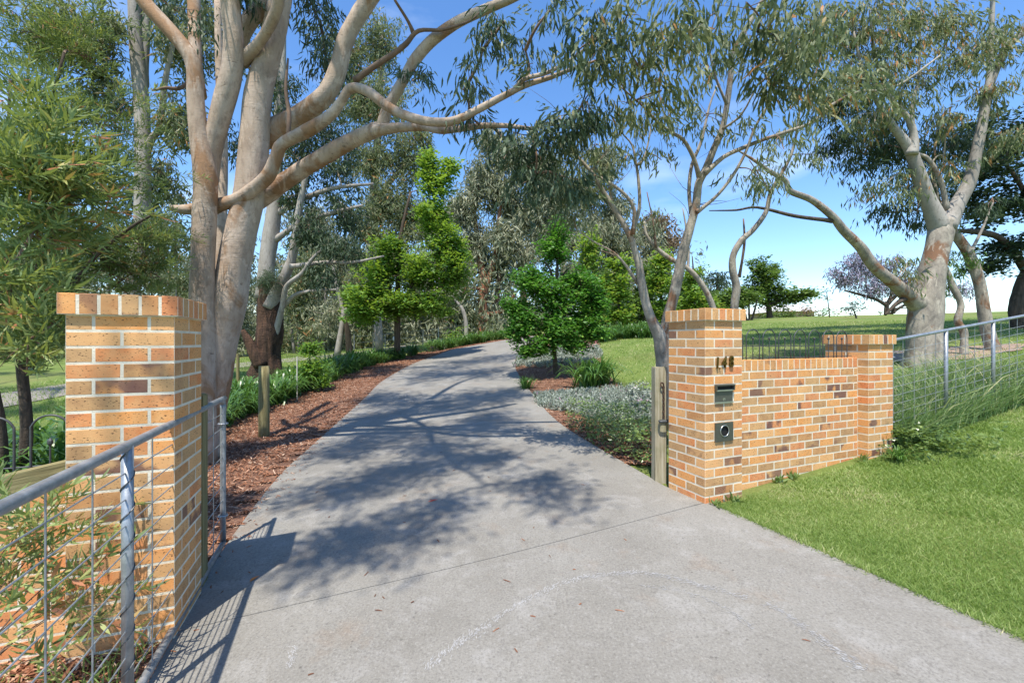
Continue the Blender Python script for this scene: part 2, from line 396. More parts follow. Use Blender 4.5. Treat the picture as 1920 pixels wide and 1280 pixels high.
MT = dict(
    brick=mk_brick(), mortar=mk_mortar(), concrete=mk_concrete(), grass=mk_grass(), mulch=mk_mulch(), gravel=mk_gravel(), galv=mk_galv(),
    gum=mk_bark('smooth_gum_bark', [(.25, (.25, .18, .13)), (.45, (.38, .295, .225)), (.62, (.47, .38, .305)), (.8, (.32, .26, .22))], (1.5, 1.5, .8), 1.5, ((.29, .175, .10), .52, .60, 1.7), (.6, .014), 9),
    palegum=mk_bark('pale_gum_bark', [(.3, (.20, .18, .155)), (.55, (.32, .295, .265)), (.8, (.42, .39, .355))], (2.5, 2.5, .6), 1.2, ((.26, .20, .15), .58, .72, 1.5), (.3, .012), 9),
    patchgum=mk_bark('patchy_gum_bark', [(.3, (.17, .15, .13)), (.5, (.30, .265, .22)), (.7, (.41, .365, .30)), (.85, (.23, .20, .17))], (2, 2, 1.2), 3.2, ((.22, .12, .07), .55, .62, 2.2), (.45, .012), 16),
    stringy=mk_bark('stringybark', [(.30, (.025, .017, .012)), (.48, (.06, .038, .027)), (.64, (.12, .066, .042)), (.82, (.22, .15, .11))], (6, 6, .6), 1.2, None, (1.0, .05), 5),
    redbark=mk_bark('red_stringybark', [(.25, (.16, .075, .045)), (.5, (.30, .14, .085)), (.8, (.44, .25, .17))], (7, 7, .5), 1.0, None, (1.0, .05), 4),
    darkbark=mk_bark('dark_bark', [(.3, (.045, .035, .026)), (.7, (.13, .10, .075))], (8, 8, .8), 2, None, (.8, .02), 8),
    twig=mk_plain('twig', (.17, .11, .075), .9, var=.4, scale=9),
    twigpale=mk_plain('pale_twig', (.34, .28, .22), .9, var=.4, scale=9),
    iron=mk_plain('painted_iron', (.065, .07, .075), .5, .3),
    bronze=mk_plain('letterbox_metal', (.11, .11, .09), .45, .5, .15, 40),
    steel=mk_plain('brushed_steel', (.55, .55, .52), .35, .9),
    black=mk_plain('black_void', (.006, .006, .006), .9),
    rust=mk_plain('rusty_steel', (.09, .05, .035), .8, .4, .5, 60),
    brass=mk_plain('aged_brass', (.12, .075, .014), .4, .8, .35, 60),
    timber=mk_timber('weathered_timber', [(.3, (.20, .165, .10)), (.5, (.36, .32, .22)), (.7, (.47, .43, .33))]),
    timberg=mk_timber('mossy_timber', [(.3, (.10, .085, .04)), (.5, (.21, .18, .085)), (.7, (.32, .28, .15))]),
    white=mk_plain('white_paint', (.78, .78, .76), .5, 0, .05),
    lgum=leaf_mat('gum_leaf', [(0, (.05, .07, .033)), (.45, (.105, .135, .07)), (.8, (.19, .215, .125)), (.96, (.27, .26, .14)), (1, (.36, .17, .07))], .36, .55, .28, (.30, .36, .10), gain=1.35),
    lgumd=leaf_mat('dark_gum_leaf', [(0, (.022, .042, .024)), (.5, (.05, .085, .047)), (.9, (.11, .145, .085)), (1, (.2, .2, .1))], .2, .55, .3, (.18, .26, .08), gain=1.1),
    lgrey=leaf_mat('grey_gum_leaf', [(0, (.075, .095, .06)), (.5, (.145, .165, .10)), (1, (.27, .27, .175))], .25, .5, .4, (.34, .36, .15), gain=1.3),
    lbottle=leaf_mat('bottlebrush_leaf', [(0, (.055, .10, .035)), (.5, (.13, .20, .07)), (.85, (.28, .34, .12)), (.97, (.42, .36, .12)), (1, (.45, .18, .10))], .36, .5, .35, (.36, .42, .06), gain=1.12),
    lmaple=leaf_mat('maple_leaf', [(0, (.018, .055, .008)), (.6, (.042, .115, .016)), (1, (.11, .19, .03))], .34, .5, .4, (.14, .40, .03), gain=2.1),
    llime=leaf_mat('lime_leaf', [(0, (.06, .15, .022)), (.5, (.135, .27, .04)), (.85, (.23, .37, .07)), (1, (.38, .38, .08))], .42, .5, .4, (.42, .6, .05)),
    lgreen=leaf_mat('green_leaf', [(0, (.04, .085, .018)), (.5, (.09, .16, .035)), (1, (.19, .26, .07))], .32, .5, .4, (.25, .42, .06)),
    lbronze=leaf_mat('bronze_leaf', [(0, (.08, .06, .035)), (.5, (.17, .12, .07)), (1, (.30, .21, .12))], .25, .5, .4, (.4, .3, .12)),
    ljac=leaf_mat('jacaranda_bloom', [(0, (.035, .06, .03)), (.38, (.06, .09, .04)), (.45, (.30, .27, .37)), (1, (.46, .43, .54))], .3, .6, .3, (.4, .36, .5)),
    laga=leaf_mat('agapanthus_leaf', [(0, (.04, .095, .02)), (.6, (.09, .19, .04)), (1, (.18, .30, .07))], .25, .35, .6, (.2, .4, .05)),
    lsilver=leaf_mat('silver_leaf', [(0, (.17, .21, .17)), (.6, (.33, .37, .31)), (.93, (.48, .51, .45)), (1, (.5, .28, .42))], .12, .85, .2),
    lgloss=leaf_mat('glossy_leaf', [(0, (.06, .11, .022)), (.6, (.15, .23, .06)), (1, (.33, .42, .16))], .28, .3, .6),
    lblade=leaf_mat('lawn_blade', [(0, (.11, .18, .038)), (.5, (.25, .35, .09)), (.85, (.40, .46, .17)), (1, (.58, .52, .30))], .4, .5, .35, (.3, .5, .05)),
    llong=leaf_mat('long_grass', [(0, (.05, .11, .03)), (.5, (.12, .22, .065)), (.85, (.26, .36, .15)), (1, (.52, .48, .28))], .35, .5, .35, (.3, .42, .1)),
    litter=leaf_mat('bark_chip', [(0, (.07, .03, .018)), (.4, (.20, .08, .04)), (.75, (.36, .17, .095)), (1, (.56, .40, .29))], .0, .85, .2),
)

# ================================================================== THE SETTING
def grow(a, b, step, end, k=1.18):
    c = list(np.arange(a, b + 1e-6, step)); s = step
    while c[-1] < end: s *= k; c.append(c[-1] + s)
    s = step; lo = []
    x = a
    while x > -end: s *= k; x -= s; lo.append(x)
    return np.array(lo[::-1] + c)
gx = grow(-22, 22, .4, 600); gy = grow(-8, 44, .4, 900)
gy = gy[gy > -120]
GX, GY = np.meshgrid(gx, gy)
gb = Buf()
nx, ny = len(gx), len(gy)
ii = np.arange(nx * ny).reshape(ny, nx)
gb.add(np.stack([GX, GY, tz(GX, GY)], -1), quad=np.stack([ii[:-1, :-1], ii[:-1, 1:], ii[1:, 1:], ii[1:, :-1]], -1).reshape(-1, 4))
struct(gb.obj('ground', MT['grass'], smooth=True), 'grassy ground rising gently to a lawn crest on the right')

def pn(nn, aa): return np.array([NX * nn + AX * aa, NY * nn + AY * aa])
# driveway edges on plan
L_px = [(520, 900), (580, 843), (640, 788), (690, 742), (715, 717), (760, 690), (800, 673), (845, 657), (880, 650)]
R_px = [(1228, 905), (1100, 830), (1040, 788), (1002, 745), (978, 712), (966, 690), (968, 672), (985, 660), (1010, 652)]
def poly_resample(P, n):
    P, _ = crom(np.array(P), np.ones(len(P)), 6)
    d = np.concatenate([[0], np.cumsum(np.linalg.norm(np.diff(P, axis=0), axis=1))])
    s = np.linspace(0, d[-1], n)
    return np.stack([np.interp(s, d, P[:, k]) for k in range(2)], -1)
Lw = [pn(-.87, 3.0), pn(-.87, 4.0)] + [on_ground(*p)[:2] for p in L_px]
Rw = [pn(3.14, 3.0), pn(3.12, 3.6)] + [on_ground(*p)[:2] for p in R_px]
# beyond the bend the drive swings right behind the small maple
Lw += [Lw[-1] + np.array([3.5, 4.0]), Lw[-1] + np.array([9.0, 6.5])]
Rw += [Lw[-2] + np.array([1.9, -3.4]), Lw[-1] + np.array([.8, -4.2])]
NS = 120
Lr, Rr_ = poly_resample(Lw, NS), poly_resample(Rw, NS)
Ln, Rn = np.array([pn(-.87, s) for s in np.linspace(-9, 3.0, 40)]), np.array([pn(3.18, s) for s in np.linspace(-9, 3.0, 40)])
drive = struct(link('driveway', None), 'pale grey concrete driveway curving uphill between the pillars')
def slab(Ls, Rs, gap0, gap1):
    b = Buf(); m = 10
    Ls, Rs = Ls.copy(), Rs.copy()
    for arr in (Ls, Rs):
        if gap0: arr[0] += (arr[1] - arr[0]) / np.linalg.norm(arr[1] - arr[0]) * gap0
        if gap1: arr[-1] += (arr[-2] - arr[-1]) / np.linalg.norm(arr[-2] - arr[-1]) * gap1
    f = np.linspace(0, 1, m + 1)
    XY = Ls[:, None, :] * (1 - f)[None, :, None] + Rs[:, None, :] * f[None, :, None]
    Z = tz(XY[..., 0], XY[..., 1]) + .03
    V = np.concatenate([XY, Z[..., None]], -1)
    n = len(Ls); idx = np.arange(n * (m + 1)).reshape(n, m + 1)
    b.add(V, quad=np.stack([idx[:-1, :-1], idx[:-1, 1:], idx[1:, 1:], idx[1:, :-1]], -1).reshape(-1, 4))
    ring = np.concatenate([V[:, 0], V[-1, 1:], V[::-1, -1][1:], V[0, ::-1][1:]])
    k = len(ring); low = ring - np.array([0, 0, .14])
    i = np.arange(k - 1)
    b.add(np.concatenate([ring, low]), quad=np.stack([i, i + k, i + k + 1, i + 1], -1))
    return b.obj('slab', MT['concrete'], drive, True)
slab(Ln, Rn, 0, .004)
cuts = [0, 34, 58, 80, 100, NS - 1]
for a_, b_ in zip(cuts[:-1], cuts[1:]): slab(Lr[a_:b_ + 1], Rr_[a_:b_ + 1], .004, .004)
# joint filler strip seen down the saw cut
Lall, Rall = np.vstack([Ln, Lr]), np.vstack([Rn, Rr_])

def sheet(name, inner, outer, mat, dz, m=8, label=None):
    b = Buf(); f = np.linspace(0, 1, m + 1)
    XY = inner[:, None, :] * (1 - f)[None, :, None] + outer[:, None, :] * f[None, :, None]
    V = np.concatenate([XY, (tz(XY[..., 0], XY[..., 1]) + dz)[..., None]], -1)
    n = len(inner); idx = np.arange(n * (m + 1)).reshape(n, m + 1)
    b.add(V, quad=np.stack([idx[:-1, :-1], idx[:-1, 1:], idx[1:, 1:], idx[1:, :-1]], -1).reshape(-1, 4))
    return struct(b.obj(name, mat, smooth=True), label)
def offs(P, d):
    T = np.gradient(P, axis=0); T /= np.linalg.norm(T, axis=1)[:, None]
    return P + np.stack([-T[:, 1], T[:, 0]], -1) * np.asarray(d)[:, None]
ml_w = np.interp(np.linspace(0, 1, NS), [0, .15, .5, 1], [2.7, 2.5, 1.9, 1.6])
ML_out = offs(Lr, ml_w)
sheet('mulch_bed', Lr, ML_out, MT['mulch'], .012, 8, 'red-brown bark mulch strip along the left edge of the driveway')
bed_px = [(1250, 748), (1225, 740), (1190, 736), (1160, 722), (1142, 704), (1130, 682), (1124, 664), (1100, 650), (1060, 647), (1030, 648)]
MR_out = poly_resample([pn(3.62, 4.05)] + [on_ground(*p)[:2] for p in bed_px], 80)
MR_in = Rr_[6:86]
sheet('mulch_bed', MR_in, MR_out, MT['mulch'], .014, 10, 'bark mulch garden bed on the right of the driveway')
# bare litter-strewn soil under the gums on the right and beside the left wall
def disc_sheet(name, cx, cy, rx, ry, mat, dz, label):
    b = Buf(); n = 40; V = [(cx, cy, tz(cx, cy) + dz)]
    for ring in (.5, 1.0):
        for k in range(n):
            a = 2 * math.pi * k / n; w = 1 + .16 * math.sin(3 * a + 1) + .1 * math.sin(7 * a)
            x, y = cx + math.cos(a) * rx * ring * w, cy + math.sin(a) * ry * ring * w
            V.append((x, y, tz(x, y) + dz))
    t = [(0, 1 + k, 1 + (k + 1) % n) for k in range(n)]
    q = [(1 + k, 1 + n + k, 1 + n + (k + 1) % n, 1 + (k + 1) % n) for k in range(n)]
    b.add(V, tri=t, quad=q); return struct(b.obj(name, mat, None, True), label)
disc_sheet('bare_soil', 10.9, 10.8, 1.9, .8, mk_plain('pinkish_soil', (.27, .19, .14), .95, var=.4, scale=14, bump=.5), .02, 'pinkish bare soil around the gum trunks behind the gate')
disc_sheet('bare_soil', -2.5, 1.9, 1.25, 1.4, MT['mulch'], .012, 'dark leafy soil at the foot of the left pillar and wall')
gr0 = np.array([[-9.5, -6], [-11.5, 4], [-12.6, 12], [-11.8, 20], [-10, 28], [-7.5, 36]])
GL = poly_resample(gr0, 60)
sheet('gravel_track', GL, offs(GL, np.full(60, 2.2)), MT['gravel'], .02, 6, 'grey gravel track crossing the grass on the left')

# ================================================================== BRICKWORK
_bm = {}
def brick_mesh(lx, ly, lz, var):
    key = (round(lx, 3), round(ly, 3), round(lz, 3), var)
    if key in _bm: return _bm[key]
    bm = bmesh.new(); bmesh.ops.create_cube(bm, size=1.0)
    for v in bm.verts: v.co = Vector((v.co.x * lx, v.co.y * ly, v.co.z * lz))
    bmesh.ops.bevel(bm, geom=bm.edges[:], offset=.0035, segments=1, affect='EDGES')
    rr = random.Random(hash(key) & 0xffff)
    for v in bm.verts: v.co += Vector((rr.uniform(-1, 1), rr.uniform(-1, 1), rr.uniform(-1, 1))) * .0003
    me = bpy.data.meshes.new('brick'); bm.to_mesh(me); bm.free(); me.materials.append(MT['brick'])
    _bm[key] = me; return me
brnd = random.Random(5)
def brick(parent, cx, cy, cz, lx, ly, lz=.076):
    o = link('brick', brick_mesh(lx, ly, lz, brnd.randrange(4)), parent,
             (cx + brnd.uniform(-.0003, .0003), cy + brnd.uniform(-.0003, .0003), cz + brnd.uniform(-.0003, .0003)))
    o.rotation_euler = (brnd.uniform(-.0015, .0015), brnd.uniform(-.0015, .0015), brnd.uniform(-.0015, .0015) + (math.pi if brnd.random() < .5 else 0))
    return o
CR = .086
def pillar(label, C, th, ncourse, ztop, top_is_B=True, skip=()):
    """C = near-left corner on plan at ground; body 470 mm square, ztop = top of body"""
    n, a = np.array([math.cos(th), math.sin(th)]), np.array([-math.sin(th), math.cos(th)])
    c = np.array(C) + .235 * n + .235 * a
    z0 = ztop - ncourse * CR
    root = thing('brick_pillar', label, 'brick pillar', (c[0], c[1], z0), th)
    core = Buf(); core.box(-.2340, .2340, -.2340, .2340, -.12, ncourse * CR + .012)
    core.box(-.2577, .2577, -.2577, .2577, ncourse * CR + .0, ncourse * CR + .104)
    core.obj('mortar', MT['mortar'], root)
    for i in range(ncourse):
        z = i * CR + .043
        B = ((ncourse - 1 - i) % 2 == 0) == top_is_B
        for s in (-1, 1):
            for t in (-.12, .12):
                if B: brick(root, s * .18, t, z, .11, .23)
                elif (i, s, t) not in skip: brick(root, t, s * .18, z, .23, .11)
            if B:
                if (i, s) not in skip: brick(root, 0, s * .18, z, .23, .11)
            else: brick(root, s * .18, 0, z, .11, .23)
    p = .088; zc = ncourse * CR + .055
    for k in range(6):
        for s in (-1, 1): brick(root, (k - 2.5) * p, s * 2.5 * p, zc, .078, .078, .11)
    for k in range(4):
        for s in (-1, 1): brick(root, s * 2.5 * p, (k - 1.5) * p, zc, .078, .078, .11)
    lid = Buf(); lid.box(-.18, .18, -.18, .18, ncourse * CR + .08, ncourse * CR + .108); lid.obj('mortar', MT['mortar'], root)
    return root
CLp, CRp, CSp = np.array([-1.898, 2.40]), np.array([1.779, 3.931]), np.array([4.064, 4.863])
th_l, th_r = R(21), R(22)
nL, aL = np.array([math.cos(th_l), math.sin(th_l)]), np.array([-math.sin(th_l), math.cos(th_l)])
nR, aR = np.array([NX, NY]), np.array([AX, AY])
left_pillar = pillar('tall speckled brick pillar left of the driveway behind the grey mesh gate', CLp - .47 * nL, th_l, 23, 1.742)
right_pillar = pillar('tall brick pillar right of the driveway carrying the number 148 and letterbox', CRp, th_r, 21, 1.797)
small_pillar = pillar('short brick pillar at the right end of the garden wall', CSp, th_r, 16, 1.568, top_is_B=False)

def brick_wall(label, P0, d, length, ncourse, ztop, thick=.11, coping=True, start=0.0):
    """P0 = front start on plan, d = unit direction; front faces to the right-hand side of d"""
    th = math.atan2(d[1], d[0]); zb = ztop - (.116 if coping else 0) - ncourse * CR
    root = thing('brick_wall', label, 'brick wall', (P0[0], P0[1], zb), th)
    core = Buf(); core.box(0.0, length, .0010, thick - .0010, -.1, ncourse * CR)
    if coping: core.box(0.0, length, .0010, thick - .0010, ncourse * CR + .0, ncourse * CR + .110)
    core.obj('mortar', MT['mortar'], root)
    for i in range(ncourse):
        x = -(.12 if i % 2 else 0.0) - start
        while x < length - .02:
            x0, x1 = max(x + .005, .004), min(x + .235, length - .004)
            if x1 - x0 > .03: brick(root, (x0 + x1) / 2, thick / 2, i * CR + .043, x1 - x0, thick)
            x += .24
    if coping:
        k = int(length / .087); p = length / k
        for j in range(k): brick(root, (j + .5) * p, thick / 2, ncourse * CR + .061, p - .010, thick + .002, .11)
    return root
wall_r = brick_wall('low brick garden wall running between the two right-hand pillars', CRp + .472 * nR + .118 * aR, nR, 1.994, 15, 1.412)
wl_len = 1.6
wall_l = brick_wall('low brick wall left of the tall pillar, behind the mesh gate', CLp - .47 * nL + .10 * aL - (wl_len + .002) * nL, nL, wl_len, 11, .80, coping=False, start=.07)

# weathered timber sleeper sloping along the top of the left wall
P_a = CLp - .47 * nL + .155 * aL - .03 * nL
P_b = CLp - .47 * nL + .155 * aL - 1.5 * nL
tb = Buf()
dz = np.array([P_b[0] - P_a[0], P_b[1] - P_a[1], -.30]); ln = np.linalg.norm(dz)
tb.box(-.055, .055, -.075, .075, 0, ln)
sl = tb.obj('timber_sleeper', MT['timberg'])
sl.location = (P_a[0], P_a[1], .875)
zq = Vector(dz).normalized(); yq = Vector((0, 0, 1)); xq = yq.cross(zq).normalized(); yq = zq.cross(xq)
sl.rotation_euler = Matrix((xq, yq, zq)).transposed().to_euler()
tag(sl, 'mossy timber sleeper sloping along the top of the low left wall', 'timber sleeper')

# ------------------------------------------------------------------ number, letterbox, paper tube on the right pillar
def font_mesh(txt, size, ext, mat):
    cu = bpy.data.curves.new('t', 'FONT'); cu.body = txt; cu.size = size; cu.extrude = ext; cu.bevel_depth = .0012
    cu.align_x = 'CENTER'; cu.align_y = 'CENTER'; cu.offset = .0008
    ob = bpy.data.objects.new('t', cu); COL.objects.link(ob)
    dg = bpy.context.evaluated_depsgraph_get(); dg.update()
    me = bpy.data.meshes.new_from_object(ob.evaluated_get(dg)); bpy.data.objects.remove(ob); bpy.data.curves.remove(cu)
    me.materials.clear(); me.materials.append(mat); return me
def on_front(u, v):
    """point on the front face plane of the right pillar, in world"""
    r = (u - 960) / F
    k = ((r * CRp[1]) - CRp[0]) / (NX - r * NY)
    p = CRp + k * nR; return np.array([p[0], p[1], H - (v - 640) / F * p[1]])
num = thing('house_number', 'aged brass house number 148 on the tall right pillar', 'house number', on_front(1356, 690), th_r)
for ch, u, v, tilt in (('1', 1343.8, 681, R(4)), ('4', 1356.5, 680, R(5)), ('8', 1369.6, 678.5, R(2))):
    w = on_front(u, v) - on_front(1356, 690)
    o = link('numeral', font_mesh(ch, .150, .006, MT['brass']), num, (float(w[0] * NX + w[1] * NY), -.011, float(w[2])))
    o.rotation_euler = (R(90), tilt, 0); o.scale = (.78, 1.0, 1.0)
db = Buf(); tube(db, [(0, -.012, 0), (0, 0, 0)], .006, 8, 1)
w = on_front(1348.6, 690.5) - on_front(1356, 690)
dd = db.obj('screw', MT['brass'], num); dd.location = (float(w[0] * NX + w[1] * NY), 0, float(w[2]))

def plate(b, hw, hh, y0, y1):
    b.box(-hw, hw, y0, y1, -hh, hh)
lb_p = (on_front(1339, 737.5) + on_front(1373.5, 737.5)) / 2
lw, lh = .112, .086
lbx = thing('letterbox', 'dark metal letterbox with a mail slot set in the tall right pillar', 'letterbox', lb_p, th_r)
b = Buf(); plate(b, lw, lh, -.006, .02); b.obj('face_plate', MT['bronze'], lbx)
b = Buf(); b.box(-lw - .004, lw + .004, -.034, -.004, lh - .010, lh + .003); b.box(-lw - .004, -lw + .006, -.030, -.004, lh - .055, lh - .0105); b.box(lw - .006, lw + .004, -.030, -.004, lh - .055, lh - .0105)
b.obj('hood', MT['bronze'], lbx)
b = Buf(); b.box(-lw + .010, lw - .010, -.009, -.0065, lh - .046, lh - .013); b.obj('slot', MT['black'], lbx)
b = Buf(); b.box(-lw + .007, lw - .007, -.022, -.0065, lh - .060, lh - .049); b.obj('flap', MT['steel'], lbx)
b = Buf(); b.box(-lw - .002, lw + .002, -.014, -.0065, -lh - .002, -lh + .010); b.obj('lower_rim', MT['steel'], lbx)
lg = Buf(); lg.box(-.014, .014, -.0085, -.0065, -.066, -.042); lgo = lg.obj('badge', MT['steel'], lbx)
lg = Buf(); lg.box(-.006, .0, -.0095, -.0087, -.063, -.047); lg.box(.003, .009, -.0095, -.0087, -.063, -.052); lg.obj('mark', MT['bronze'], lgo)
pp_p = (on_front(1339, 809) + on_front(1373.5, 809)) / 2
ptube = thing('newspaper_tube', 'square dark plate with a round newspaper hole low on the right pillar', 'newspaper holder', pp_p, th_r)
b = Buf(); n = 48; rr_h = .052; zc = .010
inn = [(rr_h * math.cos(2 * math.pi * k / n), -.013, zc + rr_h * math.sin(2 * math.pi * k / n)) for k in range(n)]
def sq(a):
    c, s = math.cos(a), math.sin(a); m = max(abs(c), abs(s)); return (.112 * c / m, -.013, .089 * s / m)
out = [sq(2 * math.pi * k / n) for k in range(n)]
bk = [(x, .02, z) for x, y, z in out]
q = []
for k in range(n):
    j = (k + 1) % n
    q += [(k, j, n + j, n + k), (n + k, n + j, 2 * n + j, 2 * n + k)]
b.add(inn + out + bk, quad=q); b.obj('face_plate', MT['bronze'], ptube)
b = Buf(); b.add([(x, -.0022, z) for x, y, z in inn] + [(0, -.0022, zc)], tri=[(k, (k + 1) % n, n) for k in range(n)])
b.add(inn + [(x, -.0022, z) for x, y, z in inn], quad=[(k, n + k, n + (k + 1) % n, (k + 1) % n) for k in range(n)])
b.obj('hole_shade_cup', MT['black'], ptube)  # shallow black cup; the deep hole's shade is put into its colour
b = Buf(); tube(b, [(rr_h * math.cos(2 * math.pi * k / 32), -.015, zc + rr_h * math.sin(2 * math.pi * k / 32)) for k in range(32)], .0042, 6, 1, closed=True); b.obj('rim', MT['steel'], ptube, True)

# ------------------------------------------------------------------ timber posts
def square_post(label, x, y, th, w, top, mat, taper=0):
    z0 = float(tz(x, y)) - .1
    bm = bmesh.new(); bmesh.ops.create_cube(bm, size=1.0)
    for v in bm.verts: v.co = Vector((v.co.x * w, v.co.y * w, (v.co.z + .5) * (top - z0)))
    for v in bm.verts:
        if v.co.z > .1: v.co.z += random.uniform(-.008, .008)
    bmesh.ops.bevel(bm, geom=bm.edges[:], offset=.007, segments=2, affect='EDGES')
    me = bpy.data.meshes.new('timber_post'); bm.to_mesh(me); bm.free(); me.materials.append(mat)
    o = link('timber_post', me, None, (x, y, z0), th); return tag(o, label, 'timber post')
pr = at(1233.5, 700, 4.62)
post_r = square_post('weathered square timber gate post against the tall right pillar', pr[0] + .012, 4.62, R(2), .125, 1.325, MT['timber'])
pl = aL * .60 + CLp - .075 * nL
post_l = square_post('mossy timber gate post just behind the tall left pillar', pl[0], pl[1], th_l, .125, 1.24, MT['timberg'])
g = on_ground(495, 820)
def round_post(label, x, y, r, top, mat):
    b = Buf(); z0 = float(tz(x, y)) - .1
    tube(b, [(0, 0, 0), (0, 0, (top - z0) * .5), (0, 0, top - z0)], [r, r * .99, r * .97], 14, 3, .02)
    o = b.obj('timber_bollard', mat, None, True); o.location = (x, y, z0); return tag(o, label, 'bollard')
round_post('short round timber bollard standing in the mulch beside the driveway', g[0], g[1], 9.5 / F * g[1], H - (686 - 640) / F * g[1], MT['timberg'])

# chain and latch on the right post
ch = thing('gate_chain', 'rusty hanging chain and steel latch ring on the right gate post', 'chain', (pr[0] + .035, 4.545, 0))
for k in range(12):
    b = Buf(); z = 1.14 - k * .031
    pts = [(.011 * math.cos(a) if k % 2 else 0, 0 if k % 2 else .011 * math.cos(a), z + .021 * math.sin(a)) for a in np.linspace(0, 2 * math.pi, 12, endpoint=False)]
    tube(b, pts, .004, 5, 1, closed=True); b.obj('chain_link', MT['rust'], ch)
b = Buf(); tube(b, [(.0, -.005, 1.145), (-.028, -.012, 1.165), (-.034, -.016, 1.13), (-.014, -.016, 1.118)], .007, 6, 4); b.obj('hook', MT['rust'], ch)
b = Buf(); tube(b, [(.11, -.02, .765), (.03, -.05, .757), (-.045, -.052, .757), (-.055, -.03, .757), (-.03, 0, .757), (.05, .0, .757)], .012, 8, 4); b.obj('latch', MT['iron'], ch, True)

# ------------------------------------------------------------------ iron hoop fences on the walls
def hoop_fence(label, P0, d, length, z, h, pitch=.24, hoop=.19, r=.0056, phase=0):
    th = math.atan2(d[1], d[0]); root = thing('iron_hoop_fence', label, 'iron fence', (P0[0], P0[1], z), th)
    k = int(length / pitch)
    for i in range(k):
        x = (i + .5) * pitch + phase; w = hoop / 2; b = Buf()
        pts = [(x - w, 0, 0), (x - w, 0, h * .45), (x - w, 0, h - w)] + [(x - w * math.cos(a), 0, h - w + w * math.sin(a)) for a in np.linspace(.3, math.pi - .3, 7)] + [(x + w, 0, h - w), (x + w, 0, h * .45), (x + w, 0, 0)]
        tube(b, pts, r, 6, 2); b.obj('hoop', MT['iron'], root, True)
        b = Buf(); tube(b, [(x, 0, 0), (x, 0, h * .4), (x, 0, h * .66), (x, 0, h * .69), (x, 0, h * .72), (x, 0, h * .75)], [r * .8, r * .8, r * .8, r * 2.2, r * 2.2, r * .4], 8, 1); b.obj('picket', MT['iron'], root)
    for zz in (h * .45, .02):
        b = Buf(); tube(b, [(0, .003, zz), (length, .003, zz)], r * .8, 6, 1); b.obj('rail', MT['iron'], root)
    return root
P0 = CRp + .475 * nR + .175 * aR
hoop_fence('black iron hoop fence along the top of the right garden wall', P0, nR, 1.98, 1.41, .315)
P0 = CLp - .47 * nL + .30 * aL - 1.5 * nL
hoop_fence('black iron hoop fence standing behind the low left wall', P0, nL, 1.49, .66, .52, .235, .165, .006)

# ------------------------------------------------------------------ galvanised mesh gates
def gate(label, P0, d, length, z0, h, slope, posts, vpitch, hw, spiral=None, r=.021):
    root = thing('mesh_gate', label, 'gate', (P0[0], P0[1], z0), math.atan2(d[1], d[0]))
    S = lambda x, z: (x, 0, z + slope * x)
    rc = .07
    b = Buf()
    pts = [S(0, 0), S(0, h * .5), S(0, h - rc)] + [S(rc - rc * math.cos(a), h - rc + rc * math.sin(a)) for a in (.4, .8, 1.2)] + [S(rc, h), S(length * .5, h), S(length - rc, h)] + \
          [S(length - rc + rc * math.sin(a), h - rc + rc * math.cos(a)) for a in (.4, .8, 1.2)] + [S(length, h - rc), S(length, 0)]
    tube(b, pts, r, 12, 2); b.obj('frame_tube', MT['galv'], root, True)
    b = Buf(); tube(b, [S(0, 0), S(length, 0)], r * .98, 12, 2); b.obj('bottom_rail', MT['galv'], root, True)
    for x in posts:
        b = Buf(); tube(b, [S(x, 0), S(x, h)], r * 1.05, 12, 2); o = b.obj('upright', MT['galv'], root, True)
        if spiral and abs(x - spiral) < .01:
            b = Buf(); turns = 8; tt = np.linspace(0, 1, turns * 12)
            tube(b, [(x + r * 1.12 * math.cos(2 * math.pi * turns * t), r * 1.12 * math.sin(2 * math.pi * turns * t), .03 + (h - .06) * t + slope * x) for t in tt], .0035, 4, 1); b.obj('shadow_coil', MT['iron'], o)  # dark coil added to stand for the shadow streaks on the pipe
    k = int(length / vpitch)
    for i in range(1, k + 1):
        x = i * vpitch
        if x > length - .05 or any(abs(x - p) < .06 for p in posts): continue
        b = Buf(); tube(b, [S(x, .01), S(x, h - .01)], .0032, 5, 1); b.obj('wire', MT['galv'], root)
    z = hw
    while z < h - .05:
        b = Buf(); tube(b, [S(0, z), S(length, z)], .0032, 5, 1); b.obj('wire', MT['galv'], root); z += hw
    for zz in (.22, h - .2):
        b = Buf(); tube(b, [(.03 * math.cos(a), .03 * math.sin(a), zz) for a in np.linspace(0, 6.2, 12)], .008, 6, 1, closed=True); b.obj('hinge_strap', MT['galv'], root)
    return root
gd = -np.array([AX, AY])
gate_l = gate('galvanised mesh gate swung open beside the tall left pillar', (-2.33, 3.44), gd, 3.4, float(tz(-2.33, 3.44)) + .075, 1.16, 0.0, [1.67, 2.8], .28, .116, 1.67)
P0 = CSp + .535 * nR + .05 * aR
gate_r = gate('galvanised mesh gate in long grass right of the short brick pillar', P0, nR, 4.2, .42, 1.19, .112, [1.2, 2.42, 3.6], .24, .104)

